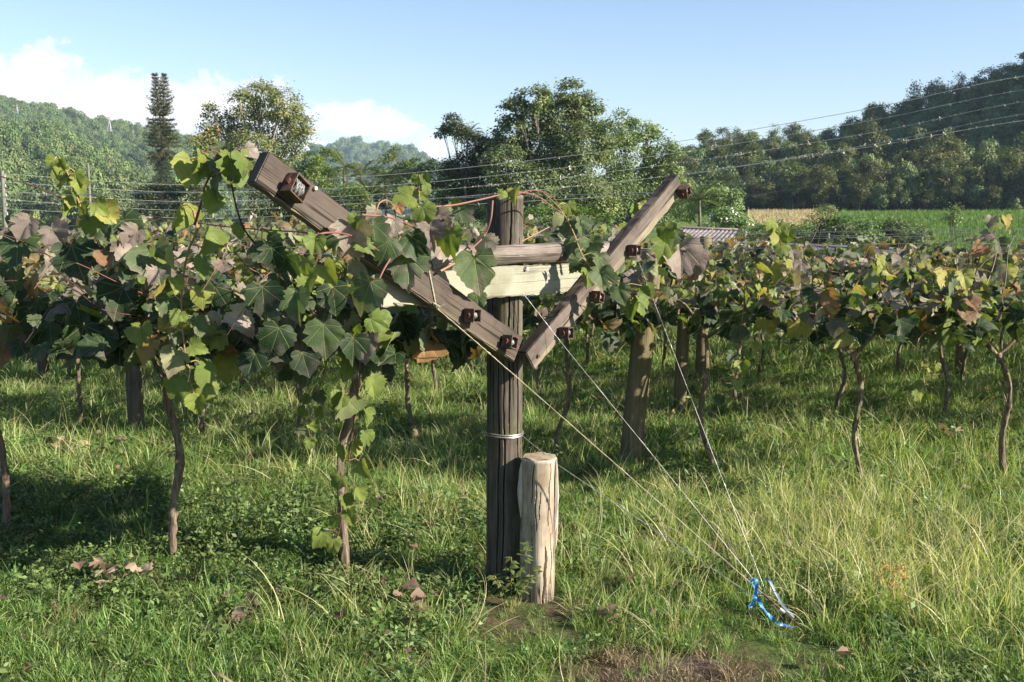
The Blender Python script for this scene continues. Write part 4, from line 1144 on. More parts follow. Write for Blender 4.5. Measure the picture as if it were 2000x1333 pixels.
shoot(v, [(378, 412, 3.45), (384, 450, 3.45), (368, 490, 3.47), (358, 540, 3.48), (354, 600, 3.5), (358, 660, 3.52), (366, 720, 3.54), (376, 760, 3.55), (392, 800, 3.55)],
      [(356, 402, 62, -12, 55, .835), (340, 474, 60, -4, -60, .835), (402, 450, 66, 6, 62, .73), (338, 545, 40, 10, 40, .83), (395, 505, 52, 14, 60, .72), (392, 562, 50, 18, 30, .83), (330, 582, 60, -4, 30, .30), (384, 622, 52, 12, 40, .37), (342, 652, 40, -20, 50, .36),
       (345, 685, 62, -14, 10, .70), (372, 676, 42, 78, 20, .74), (352, 735, 64, -8, 15, .745), (400, 712, 56, 35, 55, .72), (400, 752, 50, 30, 15, .80), (388, 775, 44, -12, -10, .79), (352, 610, 40, -20, 0, .72), (370, 720, 34, 10, 60, .36)],
      'tall pale-leaved shoot hanging down in front of the left canopy', tone=0.78, r=0.0046, seed=4, tendrils=5)
shoot(v, [(380, 440, 3.4), (392, 400, 3.38), (402, 360, 3.36), (425, 325, 3.34), (445, 305, 3.32)],
      [(372, 312, 74, -4, 45, .835), (392, 300, 46, 6, 60, .83), (430, 300, 56, -4, 20, .42), (450, 305, 72, 8, 35, .71), (424, 345, 58, -2, -35, .43), (412, 375, 56, 0, 55, .76), (470, 300, 56, 20, 40, .70), (440, 285, 44, -20, 0, .44), (462, 330, 54, -6, 30, .70), (405, 320, 44, -30, 20, .72), (480, 290, 36, 60, 0, .665)],
      'leafy purple shoot standing against the sky left of the V boards', tone=0.4, r=0.005, seed=5)
shoot(v, [(560, 560, 3.5), (520, 500, 3.42), (478, 450, 3.36), (458, 390, 3.32), (452, 350, 3.3)], [(470, 440, 34, -30, 0, .74), (500, 480, 40, 30, 0, .28), (545, 540, 50, 0, 0, .20)], 'bare dark cane crossing below the upper end of the left board', tone=0.1, r=0.005, seed=6, tendrils=0)
shoot(v, [(178, 440, 3.75), (158, 405, 3.74), (145, 370, 3.73), (130, 335, 3.72), (114, 315, 3.72)],
      [(106, 312, 26, -40, 0, .80), (118, 312, 28, 20, 10, .79), (124, 334, 46, -8, 15, .80), (146, 336, 42, 12, 10, .79), (152, 350, 40, 18, 30, .83), (140, 378, 38, -10, 20, .88), (152, 372, 34, 20, 40, .73), (128, 392, 42, -12, 55, .72), (162, 400, 48, 8, -20, .78), (185, 398, 40, 50, 10, .77), (196, 410, 52, 78, 20, .86), (176, 425, 44, 10, 30, .71)],
      'bright yellow-green shoot standing up at the left edge of the canopy', tone=0.8, r=0.004, seed=7)
LEFTH = [(300, 486, 104, 16, -8, .42), (140, 480, 100, 24, 12, .06), (36, 462, 92, 4, 0, .26), (205, 486, 84, 6, 15, .07), (20, 520, 88, 12, -8, .35), (100, 445, 70, 40, 10, .57), (270, 450, 60, -40, 10, .60), (0, 580, 80, 6, 0, .37), (240, 560, 96, -10, 6, .08), (150, 590, 96, 14, 0, .10), (70, 600, 84, -6, 5, .12),
         (310, 640, 86, 8, 0, .08), (420, 560, 88, -8, 10, .11), (470, 610, 86, 12, -6, .12), (210, 640, 80, 0, 0, .14), (400, 650, 80, 20, 0, .09), (520, 470, 76, 30, -10, .15), (240, 430, 70, 60, 10, .13), (60, 430, 66, -30, 0, .60), (190, 440, 60, 40, -10, .16)]
rs = np.random.RandomState(78); pos, nr, tip, size, tn = [], [], [], [], []
for (a, bb, l, an, f, t) in LEFTH:
    p = P(a, bb, 3.95 + 0.0006 * (300 - a) + rs.uniform(-0.06, 0.06)); q = R(an); fr = R(f); pos.append(tuple(p)); size.append(0.74 * l / FPX * p.y / 1.02); tn.append(t)
    tip.append((math.sin(q), -0.3, -math.cos(q))); nr.append((math.sin(fr), -math.cos(fr), 0.45))
leaves_object('front_leaves', pos, nr, tip, size, tn, 0, v, v.location, rs, 'large dark overlapping leaves along the front edge')

# shoot draped over the right board, growing on the vine behind the post
v = V2[3]
shoot(v, [(1062, 378, 4.55), (1095, 410, 4.4), (1118, 450, 4.3), (1138, 500, 4.22), (1165, 535, 4.2), (1205, 560, 4.25), (1240, 585, 4.3)],
      [(1098, 420, 34, -30, 20, .70), (1108, 400, 30, 40, 0, .75), (1112, 430, 48, 4, -20, .37), (1132, 428, 44, 14, 30, .36), (1122, 470, 40, -20, 0, .34), (1150, 468, 52, 10, -10, .40), (1142, 492, 60, 6, 0, .38), (1168, 500, 44, 16, 20, .375), (1150, 530, 44, -10, 10, .70), (1172, 528, 54, 8, -12, .38),
       (1188, 545, 44, 30, 0, .37), (1208, 560, 44, 14, -10, .365), (1232, 590, 48, -2, -25, .72), (1248, 582, 46, 14, 20, .73), (1262, 560, 34, 40, 0, .74), (1250, 570, 30, 70, 0, .70), (1130, 510, 34, -40, 20, .2)],
      'pale green leafy shoot draped over the right board of the V', tone=0.85, r=0.0035, seed=8)
shoot(v, [(1215, 470, 5.1), (1240, 430, 5.1), (1252, 400, 5.1)], [(1240, 404, 36, 0, 30, .73), (1252, 398, 28, 30, 20, .83), (1225, 440, 28, -30, 0, .75), (1300, 440, 44, 10, 0, .73), (1318, 452, 40, 6, 20, .30)], 'short sprout behind the right board', tone=0.8, r=0.003, seed=9, tendrils=0)
v = V2[0]
shoot(v, [(1455, 560, 5.4), (1450, 620, 5.4), (1440, 690, 5.4), (1432, 750, 5.42), (1420, 790, 5.45)], [(1466, 636, 40, 12, 50, .70), (1468, 672, 36, 0, 20, .83), (1450, 708, 34, -4, 10, .82), (1438, 742, 32, 6, 20, .81), (1420, 780, 24, 10, 0, .78), (1432, 690, 28, -30, 0, .30), (1408, 775, 24, -20, 0, .30), (1480, 560, 44, 10, 50, .83), (1440, 640, 40, -15, 0, .33)],
      'thin shoot with pale round leaves hanging near the thin dark trunk', tone=0.6, r=0.003, seed=10)
shoot(v, [(1530, 500, 5.5), (1524, 470, 5.5), (1514, 432, 5.5)], [(1508, 432, 30, -10, 20, .79), (1522, 440, 40, 14, 10, .78), (1534, 452, 36, 4, 0, .80), (1510, 452, 36, -12, 50, .835), (1528, 478, 34, 4, 20, .77), (1520, 520, 44, -10, 20, .86), (1536, 510, 44, 6, 40, .85)], 'upright yellow-green shoot in front of the hedge', tone=0.75, r=0.003, seed=11, tendrils=0)
v = V2[2]
shoot(v, [(1868, 520, 5.2), (1880, 570, 5.18), (1886, 620, 5.18), (1870, 660, 5.2)], [(1842, 530, 46, -20, 30, .90), (1880, 532, 46, 10, 10, .86), (1876, 560, 40, 14, 10, .85), (1858, 580, 44, -16, 40, .78), (1878, 596, 36, -2, 20, .79), (1886, 608, 38, 12, 0, .78), (1910, 620, 36, 20, 0, .80), (1884, 640, 40, 6, 10, .76), (1860, 650, 40, -20, 0, .70), (1905, 650, 36, 40, 10, .74), (1930, 640, 36, 40, 0, .75), (1850, 615, 36, -30, 30, .75)],
      'yellow shoot hanging over the front of the right canopy', tone=0.7, r=0.003, seed=12)
shoot(v, [(1925, 500, 5.3), (1938, 465, 5.3), (1944, 432, 5.3)], [(1936, 424, 28, -10, 20, .665), (1950, 428, 30, 8, 30, .71), (1964, 424, 30, 14, 10, .90), (1930, 455, 28, -40, 0, .60), (1950, 470, 36, 20, 0, .42), (1915, 480, 36, -40, 0, .97)], 'upright sprout with curled pale leaves at the top right of the canopy', tone=0.6, r=0.003, seed=13, tendrils=0)
shoot(V2[1], [(1825, 690, 6.4), (1815, 725, 6.4), (1800, 765, 6.4)], [(1826, 690, 20, 0, 0, .80), (1806, 708, 16, -30, 0, .85), (1816, 720, 18, 20, 0, .84), (1796, 745, 20, -10, 0, .79), (1792, 765, 26, -14, 0, .78), (1800, 770, 24, 14, 0, .80), (1830, 712, 18, 30, 0, .76)], 'thread of tiny yellow leaves hanging to the grass', tone=0.6, r=0.002, seed=14)
pp = [P(1328, 478, 5.5), P(1352, 492, 5.5), P(1300, 470, 5.4)]
leaves_object('front_leaves', [tuple(q) for q in pp], [(0.1, -1, .3)] * 3, [(0.05, -.3, -1), (.3, -.3, -1), (-.2, -.3, -1)], [0.20, 0.14, 0.12], [.615, .58, .74], 0, V2[0], V2[0].location, rs)

# --- row posts and wires
def row_post(px, py, r, h, lean, lab, seed, mat=None):
    g = G(px, py); o = thing('row_post', lab, 'post', (g.x, g.y, -0.05), 'posts of the vine rows')
    log_mesh('post', r, r * 0.95, h + 0.05, mat or M_POST2, o, None, 20, 12, 0.04, (lean, 0), [(-1.4, 0.12, 0.1, 0.8, 0.010)], seed); return o


row_post(1229, 906, 0.076, 1.40, 0.085, 'thick greenish post leaning right in the second row', 21)
row_post(1326, 803, 0.052, 1.42, 0.03, 'slimmer post standing behind the thick leaning one', 22)
row_post(1369, 738, 0.060, 1.40, 0.01, 'post farthest back in line with the leaning posts', 23)
row_post(268, 852, 0.058, 1.36, -0.01, 'squat grey post in shade under the left canopy', 24, M_POST)
row_post(86, 738, 0.055, 1.36, 0.0, 'far post barely showing under the left canopy', 25, M_POST)
row_post(1655, 700, 0.055, 1.12, 0.0, 'far post deep under the right canopy behind the forked trunk', 26)
row_post(1875, 735, 0.055, 1.12, 0.0, 'far post beside the stout trunk at the right edge', 27)


def wire(pts, lab, r=0.0016, grp='trellis wires along the vine rows'):
    b = MB(); b.tube(pts, r, 5); o = b.build('trellis_wire', M_WIRE); tag(o, lab, 'wire', grp)


for (M, px, py) in ((ML, 566, 368), (ML, 912, 616), (ML, 985, 668), (MR, 1095, 650), (MR, 1156, 580), (MR, 1228, 489), (MR, 1326, 375)):
    s = PL(px, py, -0.05); wv = (s - ROW0).dot(VV)
    pts = [s + (U * 7.0 * t) + UP * (-0.05 * math.sin(math.pi * min(1, t * 1.0)) + (0.35 if False else 0) * t) for t in np.linspace(0, 1, 12)]
    wire(pts, 'taut wire running left along the front row from a tensioner on the V boards')
for off, ws in ((2.45, (-0.8, -0.1, 0.8)), (4.35, (-0.85, 0.85)), (6.2, (0.8,))):
    for w in ws:
        z = 1.0 + 0.5 * abs(w) / 0.9
        a = ROW0 + VV * (off + w) - U * (3.0 + off * 0.7); e = ROW0 + VV * (off + w) + U * (4.2 + off * 0.7)
        wire([a.lerp(e, t) + UP * (z - 0.03 * math.sin(t * 19)) for t in np.linspace(0, 1, 20)], 'thin wire holding up the canopy of a row behind the end post')
b = MB(); pts = [P(-30, 336, 4.9), P(60, 362, 4.7), P(120, 385, 4.55), P(220, 408, 4.3), P(330, 428, 4.0), P(460, 445, 3.6), P(622, 456, 3.22)]
b.tube(spline(pts, 6), 0.0026, 6, tone=0.5)
for k, (px, py, Yd) in enumerate(((232, 409, 4.27), (420, 440, 3.72), (520, 450, 3.46), (60, 362, 4.7))):
    q = P(px, py, Yd); b.tube([q + Vector((-0.012, 0, 0.01)), q, q + Vector((0.012, 0, -0.012))], 0.002, 4)
o = b.build('trellis_wire', M_CANE); tag(o, 'reddish wire sloping from the left edge down to the left board', 'wire')

# ------------------------------------------------------------------ trees


def tree(name, label, cat, D, blobs, leaf, mat, base_px, group=None, dens=14.0, trunk=None, bark=None, seed=0, tone=(0.0, 1.0), gaps=0.62, flowers=0.0, squash=0.85, branches=True, wd=0.9, depth=0.9, stems=1):
    """Crown from blobs (px, py, radius px) set at distance D with their own spread in depth; every clump of leaves has its own tone."""
    rs = np.random.RandomState(seed + 900)
    cs = []
    for (px, py, r) in blobs:
        rm = r / FPX * D; dy = rs.uniform(-1, 1) * depth * rm
        cs.append((np.array(tuple(P(px, py, D + dy))), rm))
    bx = P(base_px, 417, D); gz = Z(bx.x, D); base = Vector((bx.x, D, gz - 0.1))
    o = thing(name, label, cat, base, group)
    b = MB(); top = max(c[0][2] for c in cs); mid = np.mean([c[0] for c in cs], 0)
    tr = trunk or 0.018 * (top - gz)
    for st in range(stems):
        bs = base + Vector((rs.uniform(-1, 1) * tr * 3 * (stems > 1), rs.uniform(-1, 1) * tr * 3 * (stems > 1), 0))
        fk = Vector((mid[0] * 0.5 + base.x * 0.5 + rs.uniform(-1, 1) * (stems > 1) * tr * 4, mid[1], gz + (top - gz) * rs.uniform(0.32, 0.45)))
        b.tube(wig(bs, fk, 6, tr * 0.8, rs), [tr * (1.35 if i == 0 else 1.05 - 0.05 * i) for i in range(7)], 8, noise=0.08)
        if branches:
            for i, (c, rm) in enumerate(cs):
                if stems > 1 and i % stems != st: continue
                e = Vector(c); m = fk.lerp(e, 0.5) + Vector((0, 0, -0.08 * (e - fk).length))
                b.tube(spline([fk - Vector((0, 0, 0.05)), m, e], 4), [tr * 0.5 * (1 - 0.1 * q) for q in range(9)], 5, noise=0.05)
                for q in range(3):
                    t = e + Vector(rs.normal(0, rm * 0.5, 3)); b.tube([m.lerp(e, 0.4), e.lerp(t, 0.5) + Vector((0, 0, 0.05)), t], [tr * 0.2, tr * 0.14, tr * 0.06], 4)
    b.build('trunk', bark or M_BARK, o, None, True, base)
    Ps, Ns, Ts, Ss, Tn = [], [], [], [], []
    for (c, rm) in cs:
        n = int(4.2 * dens * (rm / leaf) ** 2); ncl = max(6, int(n / 90)); 
        d = norm(rs.normal(0, 1, (ncl, 3)) + np.array([0, 0, 0.25])); rad = rm * rs.uniform(0.45, 1.04, ncl) ** 0.6
        cc = c + d * rad[:, None] * np.array([1, 1, squash]); ct = np.clip(rs.normal(0.46, 0.21, ncl), 0, 1)
        k = rs.randint(0, ncl, n); sp = max(leaf * 1.15, rm * 0.20)
        off = rs.normal(0, 1, (n, 3)) * sp * np.array([1, 1, gaps])
        Ps.append(cc[k] + off); Ns.append(np.array([0, 0, 0.75]) + d[k] * 0.7 + rs.normal(0, 0.55, (n, 3))); Ts.append(d[k] * 0.6 + np.array([0, 0, -0.25]) + rs.normal(0, 0.6, (n, 3)))
        Ss.append(leaf * rs.uniform(0.6, 1.3, n)); Tn.append(np.clip(ct[k] + rs.normal(0, 0.12, n), tone[0], tone[1]))
    Pn = np.concatenate(Ps) - np.array(tuple(base)); keep = Pn[:, 2] > 0.1
    V, F = diamonds(Pn[keep], np.concatenate(Ns)[keep], np.concatenate(Ts)[keep], np.concatenate(Ss)[keep], wd)
    link('crown', np_mesh('crown', V, [F], mat, {'tone': np.repeat(np.concatenate(Tn)[keep], 4)}), o)
    if flowers > 0:
        n = int(flowers); k = rs.randint(0, len(cs), n); C = np.array([c[0] for c in cs])[k]; Rr = np.array([c[1] for c in cs])[k]
        d = norm(rs.normal(0, 1, (n, 3)) + np.array([0.3, -0.5, 0.3])); p = C + d * Rr[:, None] * 1.05 - np.array(tuple(base))
        V, F = diamonds(p, d + rs.normal(0, 0.4, (n, 3)), rs.normal(0, 1, (n, 3)), rs.uniform(0.07, 0.13, n), 1.6); link('blossom', np_mesh('blossom', V, [F], M_FLOWER, {'tone': rs.uniform(0, 1, len(V))}), o)
    return o


def palm(name, label, D, px, py_crown, frond, n, tr, mat=M_PALM, group=None, seed=0, base_px=None, droop=1.0, tone=(0.1, 0.9), crownshaft=False):
    rs = np.random.RandomState(seed + 1500); c = P(px, py_crown, D); b0 = P(base_px or px, 417, D); gz = Z(b0.x, D)
    base = Vector((b0.x, D, gz - 0.1)); o = thing(name, label, 'palm', base, group)
    b = MB(); b.tube(wig(base, c, 10, 0.12, rs), [tr * (1.5 if i == 0 else 1.1 - 0.03 * i) for i in range(11)], 8); b.build('trunk', M_BARK, o, None, True, base)
    Vs, Fs, Tn, m = [], [], [], 0
    rib = MB()
    for k in range(n):
        a = 2 * math.pi * k / n * 2.618 + rs.uniform(-0.2, 0.2); up = rs.uniform(-0.35, 1.15); L = frond * rs.uniform(0.8, 1.1)
        pts = []; p = Vector(c); d = Vector((math.cos(a) * math.cos(up), math.sin(a) * math.cos(up), math.sin(up)))
        for i in range(11):
            pts.append(p.copy()); p = p + d * (L / 10); d = (d + Vector((0, 0, -0.15 * droop * (0.4 + i * 0.13)))).normalized()
        rib.tube(pts, [tr * 0.22 * (1 - 0.085 * i) for i in range(11)], 4)
        sp = spline(pts, 5); q = np.array([tuple(s) for s in sp]); tg = norm(np.gradient(q, axis=0)); sd_ = norm(np.cross(tg, [0, 0, 1.0]))
        tt = np.linspace(0, 1, len(q)); ll = L * 0.26 * np.sin(np.clip(tt * 0.93 + 0.07, 0, 1) * math.pi) ** 0.6
        for s in (-1, 1):
            tip = sd_ * s + tg * 0.75 + np.array([0, 0, -0.35]) + rs.normal(0, 0.08, q.shape)
            V, F = diamonds(q, np.array([0, 0, 1.0]) + sd_ * s * -0.4 + rs.normal(0, 0.15, q.shape), tip, ll, 0.16)
            Vs.append(V); Fs.append(F + m); m += len(V); Tn.append(np.full(len(V), rs.uniform(*tone)))
    V = np.concatenate(Vs) - np.array(tuple(base)); fr = link('fronds', np_mesh('fronds', V, [np.concatenate(Fs)], mat, {'tone': np.concatenate(Tn)}), o)
    rib.build('midribs', M_PALM, fr, None, True, base)
    return o


# the tall two-topped conifer at the left
def conifer():
    D = 150.0; rs = np.random.RandomState(42); b0 = P(318, 417, D); gz = Z(b0.x, D); base = Vector((b0.x, D, gz - 0.2))
    o = thing('pine_tree', 'very tall narrow two-topped conifer with a dark bare-looking lower trunk', 'conifer', base)
    t1, t2 = P(302, 146, D), P(321, 147, D + 0.6); fork = P(318, 300, D)
    b = MB(); b.tube(wig(base, fork, 8, 0.15, rs), [0.42 - 0.02 * i for i in range(9)], 8)
    for t in (t1, t2): b.tube(wig(fork, t, 8, 0.2, rs), [0.24 - 0.026 * i for i in range(9)], 6)
    b.build('trunk', M_BARK, o, None, True, base)
    prof = ([143, 150, 165, 185, 210, 240, 265, 285, 300, 315, 335, 360, 385, 405, 425], [0.5, 3, 6, 10, 14, 19, 23, 24, 26, 17, 13, 14, 15, 18, 22])
    br = MB(); Pq, Nq, Tq, Sq, Tn = [], [], [], [], []
    py = 425.0
    while py > 146:
        for li, t in enumerate((t1, t2) if py < 300 else (None,)):
            px = 318 if t is None else 318 + ((302 if li == 0 else 321) - 318) * (300 - py) / 155.0
            c = P(px, py, D + (0 if t is None else 0.6 * li)); L0 = 1.3 * np.interp(py, *prof) / FPX * D * (1.0 if t is None else 0.98)
            nb = 7 if py < 300 else 6
            for k in range(nb):
                a = 2 * math.pi * k / nb + rs.uniform(0, 1); L = L0 * rs.uniform(0.6, 1.22); h = Vector((math.cos(a), math.sin(a), 0)); tilt = 0.12 if py < 230 else (-0.25 if py < 285 else -0.65)
                pts = [c + h * L * s + UP * (L * (tilt * s + 0.28 * s * s)) for s in np.linspace(0, 1, 6)]
                br.tube(pts, [0.045 * (1 - 0.15 * i) for i in range(6)], 4)
                m = max(24, int(L / 0.022)); s = rs.uniform(0.15, 1.0, m); q = np.array([tuple(c + h * L * x + UP * (L * (tilt * x + 0.28 * x * x))) for x in s])
                q += rs.normal(0, 1, q.shape) * np.array([0.07, 0.07, 0.10]); side = np.array([-h.y, h.x, 0]) * rs.choice((-1, 1), m)[:, None]
                Pq.append(q); Tq.append(np.array(tuple(h)) * 0.8 + side * 0.75 + np.array([0, 0, 0.35]) + rs.normal(0, 0.2, q.shape)); Nq.append(np.array([0, 0, 1.0]) + rs.normal(0, 0.4, q.shape)); Sq.append(rs.uniform(0.25, 0.48, m)); Tn.append(np.clip(rs.normal(0.5 if py < 300 else 0.15, 0.2, m), 0, 1))
        py -= 7.2 if py < 300 else 5.5
    br.build('branches', M_BARK, o, None, True, base)
    V, F = diamonds(np.concatenate(Pq) - np.array(tuple(base)), np.concatenate(Nq), np.concatenate(Tq), np.concatenate(Sq), 0.42)
    link('needles', np_mesh('needles', V, [F], M_CONIFER, {'tone': np.repeat(np.concatenate(Tn), 4)}), o)


conifer()
tree('broadleaf_tree', 'large round sunlit olive-green tree with bare pale limbs in its crown, behind the left board', 'tree', 85,
     [(510, 186, 30), (553, 202, 32), (470, 200, 24), (480, 230, 34), (578, 250, 32), (535, 250, 36), (440, 250, 32), (396, 262, 22), (388, 285, 20), (430, 285, 38), (490, 295, 40), (550, 295, 36), (418, 222, 20), (460, 325, 40), (520, 335, 36), (590, 275, 22), (575, 220, 20)],
     0.26, M_TREE_OLIVE, 500, dens=13, trunk=0.26, bark=M_BARKG, seed=1, wd=0.8, stems=2, tone=(0.1, 1), gaps=0.8)
tree('broadleaf_tree', 'big dark-green broad tree in the middle, tallest of the clump between the boards', 'tree', 75,
     [(1042, 198, 32), (1012, 226, 34), (994, 272, 38), (1118, 186, 30), (1140, 218, 36), (1085, 228, 44), (1062, 290, 58), (1130, 285, 52), (990, 325, 44), (1178, 262, 30), (1110, 360, 62), (1035, 370, 60), (985, 395, 46), (1150, 400, 55)], 0.25, M_TREE_MID, 1075, dens=19, seed=2)
tree('broadleaf_tree', 'paler loose-leaved tree at the right of the middle clump', 'tree', 80,
     [(1212, 246, 28), (1258, 270, 34), (1204, 300, 44), (1292, 298, 30), (1244, 340, 52), (1306, 350, 34), (1286, 400, 46), (1200, 380, 50), (1325, 400, 26)], 0.25, M_TREE_MID, 1245, dens=15, seed=3, tone=(0.25, 1), gaps=0.7)
tree('broadleaf_tree', 'thin sparse tree with dark limbs left of the middle clump', 'tree', 79,
     [(884, 245, 20), (866, 258, 14), (900, 268, 18), (930, 275, 16), (958, 285, 20), (940, 305, 26), (902, 330, 34), (945, 350, 42), (878, 350, 24), (960, 400, 44), (905, 400, 44)], 0.22, M_TREE_DARK, 915, dens=20, seed=4, tone=(0.3, 1), trunk=0.12)
palm('palm_tree', 'palm with a bleached trunk rising through the sparse tree', 77, 914, 264, 1.5, 13, 0.09, seed=1, base_px=908)
palm('palm_tree', 'sunlit yellowish palm seen past the left board', 88, 672, 325, 2.2, 16, 0.14, seed=2, tone=(0.5, 1.0))
palm('palm_tree', 'smaller half-shaded palm right of the sunlit yellowish one', 92, 706, 342, 2.0, 14, 0.13, seed=3)
palm('palm_tree', 'dark palm before the blue hill, below the small cloud', 84, 752, 346, 2.2, 15, 0.13, M_TREE_DARK, seed=4, tone=(0.4, 1))
palm('palm_tree', 'dark palm with hanging fronds next to the sparse tree', 82, 812, 338, 2.2, 15, 0.13, M_TREE_DARK, seed=5, tone=(0.4, 1))
palm('palm_tree', 'squat dark palm low behind the vines left of the end post', 70, 724, 380, 2.2, 14, 0.14, M_TREE_DARK, seed=6)
palm('palm_tree', 'palm half hidden beside the tall conifer', 110, 352, 330, 2.6, 14, 0.14, seed=7)
palm('palm_tree', 'slender palm with long arching fronds right of the right board', 55, 1366, 392, 1.9, 14, 0.10, seed=8, base_px=1362)
for i, (lab, D, bl, mat, leaf, dens, bp, tn) in enumerate((
        ('bright yellow-green round tree left of the sunlit palm', 98, [(612, 318, 26), (640, 312, 22), (590, 330, 24), (625, 345, 30), (655, 350, 24), (600, 365, 28)], M_TREE_BRIGHT, 0.27, 10, 622, (0, 1)),
        ('bright leafy tree with a tall tip under the blue hill', 96, [(772, 302, 14), (760, 318, 16), (790, 322, 18), (780, 345, 26), (745, 340, 18)], M_TREE_BRIGHT, 0.25, 9, 776, (0, 0.7)),
        ('dark rounded tree filling the gap left of the sparse tree', 90, [(830, 325, 22), (850, 345, 26), (800, 360, 34), (840, 385, 36), (760, 380, 34), (720, 385, 34)], M_TREE_DARK, 0.28, 12, 815, (0.1, 1)),
        ('dark trees mass low behind the left board', 72, [(560, 385, 36), (600, 400, 34), (640, 400, 34), (520, 400, 34), (690, 410, 30), (580, 430, 30)], M_TREE_DARK, 0.25, 12, 590, (0, 0.9)),
        ('lit yellow-green shrub below the left board', 60, [(690, 372, 22), (660, 380, 20), (640, 395, 22), (700, 395, 24), (730, 402, 18)], M_TREE_BRIGHT, 0.17, 9, 680, (0, 0.8)),
        ('dark clipped hedge block at the foot of the tall conifer', 95, [(285, 392, 26), (318, 380, 26), (350, 382, 26), (385, 388, 26), (300, 420, 28), (345, 420, 28), (385, 425, 26)], M_TREE_DARK, 0.3, 14, 335, (0, 0.7)),
        ('mid-green tree on the slope left of the tall conifer', 190, [(150, 395, 22), (180, 388, 18), (120, 405, 20), (205, 402, 18)], M_TREE_HILL, 0.5, 10, 160, (0.2, 1)),
        ('rounded bush right of the slender palm', 68, [(1400, 378, 28), (1420, 392, 28), (1385, 398, 28), (1410, 415, 30), (1345, 410, 24)], M_TREE_MID, 0.19, 11, 1405, (0.1, 0.9)),
        ('bright leafy bush low behind the end post', 34, [(1050, 425, 26), (1085, 420, 26), (1120, 428, 26), (1150, 430, 24), (1180, 440, 22), (1030, 445, 22)], M_TREE_BRIGHT, 0.14, 9, 1100, (0, 1)))):
    tree('broadleaf_tree' if 'tree' in lab else 'bush', lab, 'tree' if 'tree' in lab else 'bush', D, bl, leaf, mat, bp, dens=dens, seed=30 + i, tone=tn)
tree('bush', 'white-flowering bush behind the corrugated shed', 'bush', 48, [(1420, 428, 24), (1445, 440, 22), (1400, 440, 22), (1465, 450, 18), (1430, 455, 26)], 0.15, M_TREE_MID, 1430, dens=10, seed=45, flowers=110, stems=3)
tree('bush', 'pale bare-twigged bush at the edge of the maize field', 'bush', 60, [(1590, 438, 22), (1570, 446, 18), (1612, 445, 16)], 0.13, M_TREE_OLIVE, 1590, dens=4, seed=46, stems=4)
tree('bush', 'round green bush topping the hedge at the field edge', 'bush', 110, [(1612, 408, 12), (1624, 415, 12), (1600, 416, 10)], 0.25, M_TREE_OLIVE, 1612, dens=10, seed=47)
tree('broadleaf_tree', 'slim sapling with a small round top in the maize field', 'tree', 52, [(1862, 410, 11), (1856, 424, 11), (1868, 424, 11), (1860, 434, 9)], 0.14, M_TREE_MID, 1862, dens=9, seed=48, trunk=0.05)
for i, (px, py, r) in enumerate(((1495, 462, 24), (1535, 458, 25), (1582, 458, 27), (1630, 450, 28), (1682, 450, 30), (1735, 450, 30), (1782, 456, 27))):
    tree('bush', 'dark leafy bush, %s in the hedge along the maize field' % ('smallest at the left end', 'second from the left', 'below the pale bare-twigged bush', 'in the middle', 'right of the middle', 'second from the right', 'at the right end')[i], 'bush', 44 + (i % 3),
         [(px, py, r), (px - 12, py + 14, r), (px + 14, py + 12, r), (px, py + 30, r)], 0.15, M_TREE_DARK if i % 2 else M_TREE_MID, px, 'bushes of the hedge', dens=11, seed=60 + i, stems=3, tone=(0.1, 1))

# wooded hillside on the right: separate trees, copied from a few built crowns
def hill_protos(n, mat):
    out = []
    for k in range(n):
        rs = np.random.RandomState(300 + k); h = 8.0; cs = []
        for j in range(rs.randint(6, 10)):
            a = rs.uniform(0, 6.28); d = rs.uniform(0, 2.6) * (1 if k % 3 else 0.7); cs.append((np.array([d * math.cos(a), d * math.sin(a), rs.uniform(2.8, 6.6) + (1.0 if d < 1 else 0)]), rs.uniform(1.2, 2.1)))
        b = MB()
        b.tube(wig((0, 0, -1.2), (0, 0, 4.2), 5, 0.15, rs), [0.22, 0.18, 0.16, 0.14, 0.12, 0.1], 6)
        for c, r in cs: b.tube([(0, 0, 2.6 + rs.uniform(0, 1)), tuple(c * 0.6 + np.array([0, 0, 1.2])), tuple(c)], [0.09, 0.07, 0.03], 4)
        Ps, Ns, Ts, Tn = [], [], [], []
        for c, r in cs:
            nn = int(24 * (r / 0.36) ** 2); ncl = 9; d = norm(rs.normal(0, 1, (ncl, 3)) + np.array([0, 0, 0.4])); cc = c + d * r * rs.uniform(0.5, 1.0, (ncl, 1)); ct = np.clip(rs.normal(0.5, 0.2, ncl), 0, 1); q = rs.randint(0, ncl, nn)
            Ps.append(cc[q] + rs.normal(0, 0.42, (nn, 3)) * np.array([1, 1, .7])); Ns.append(np.array([0, 0, .8]) + d[q] * 0.7 + rs.normal(0, .5, (nn, 3))); Ts.append(d[q] * .6 + rs.normal(0, .6, (nn, 3))); Tn.append(np.clip(ct[q] + rs.normal(0, .1, nn), 0, 1))
        V, F = diamonds(np.concatenate(Ps), np.concatenate(Ns), np.concatenate(Ts), 0.36 * rs.uniform(0.7, 1.4, sum(len(p) for p in Ps)), 0.9)
        out.append((b, np_mesh('crown', V, [F], mat, {'tone': np.repeat(np.concatenate(Tn), 4)})))
    return out


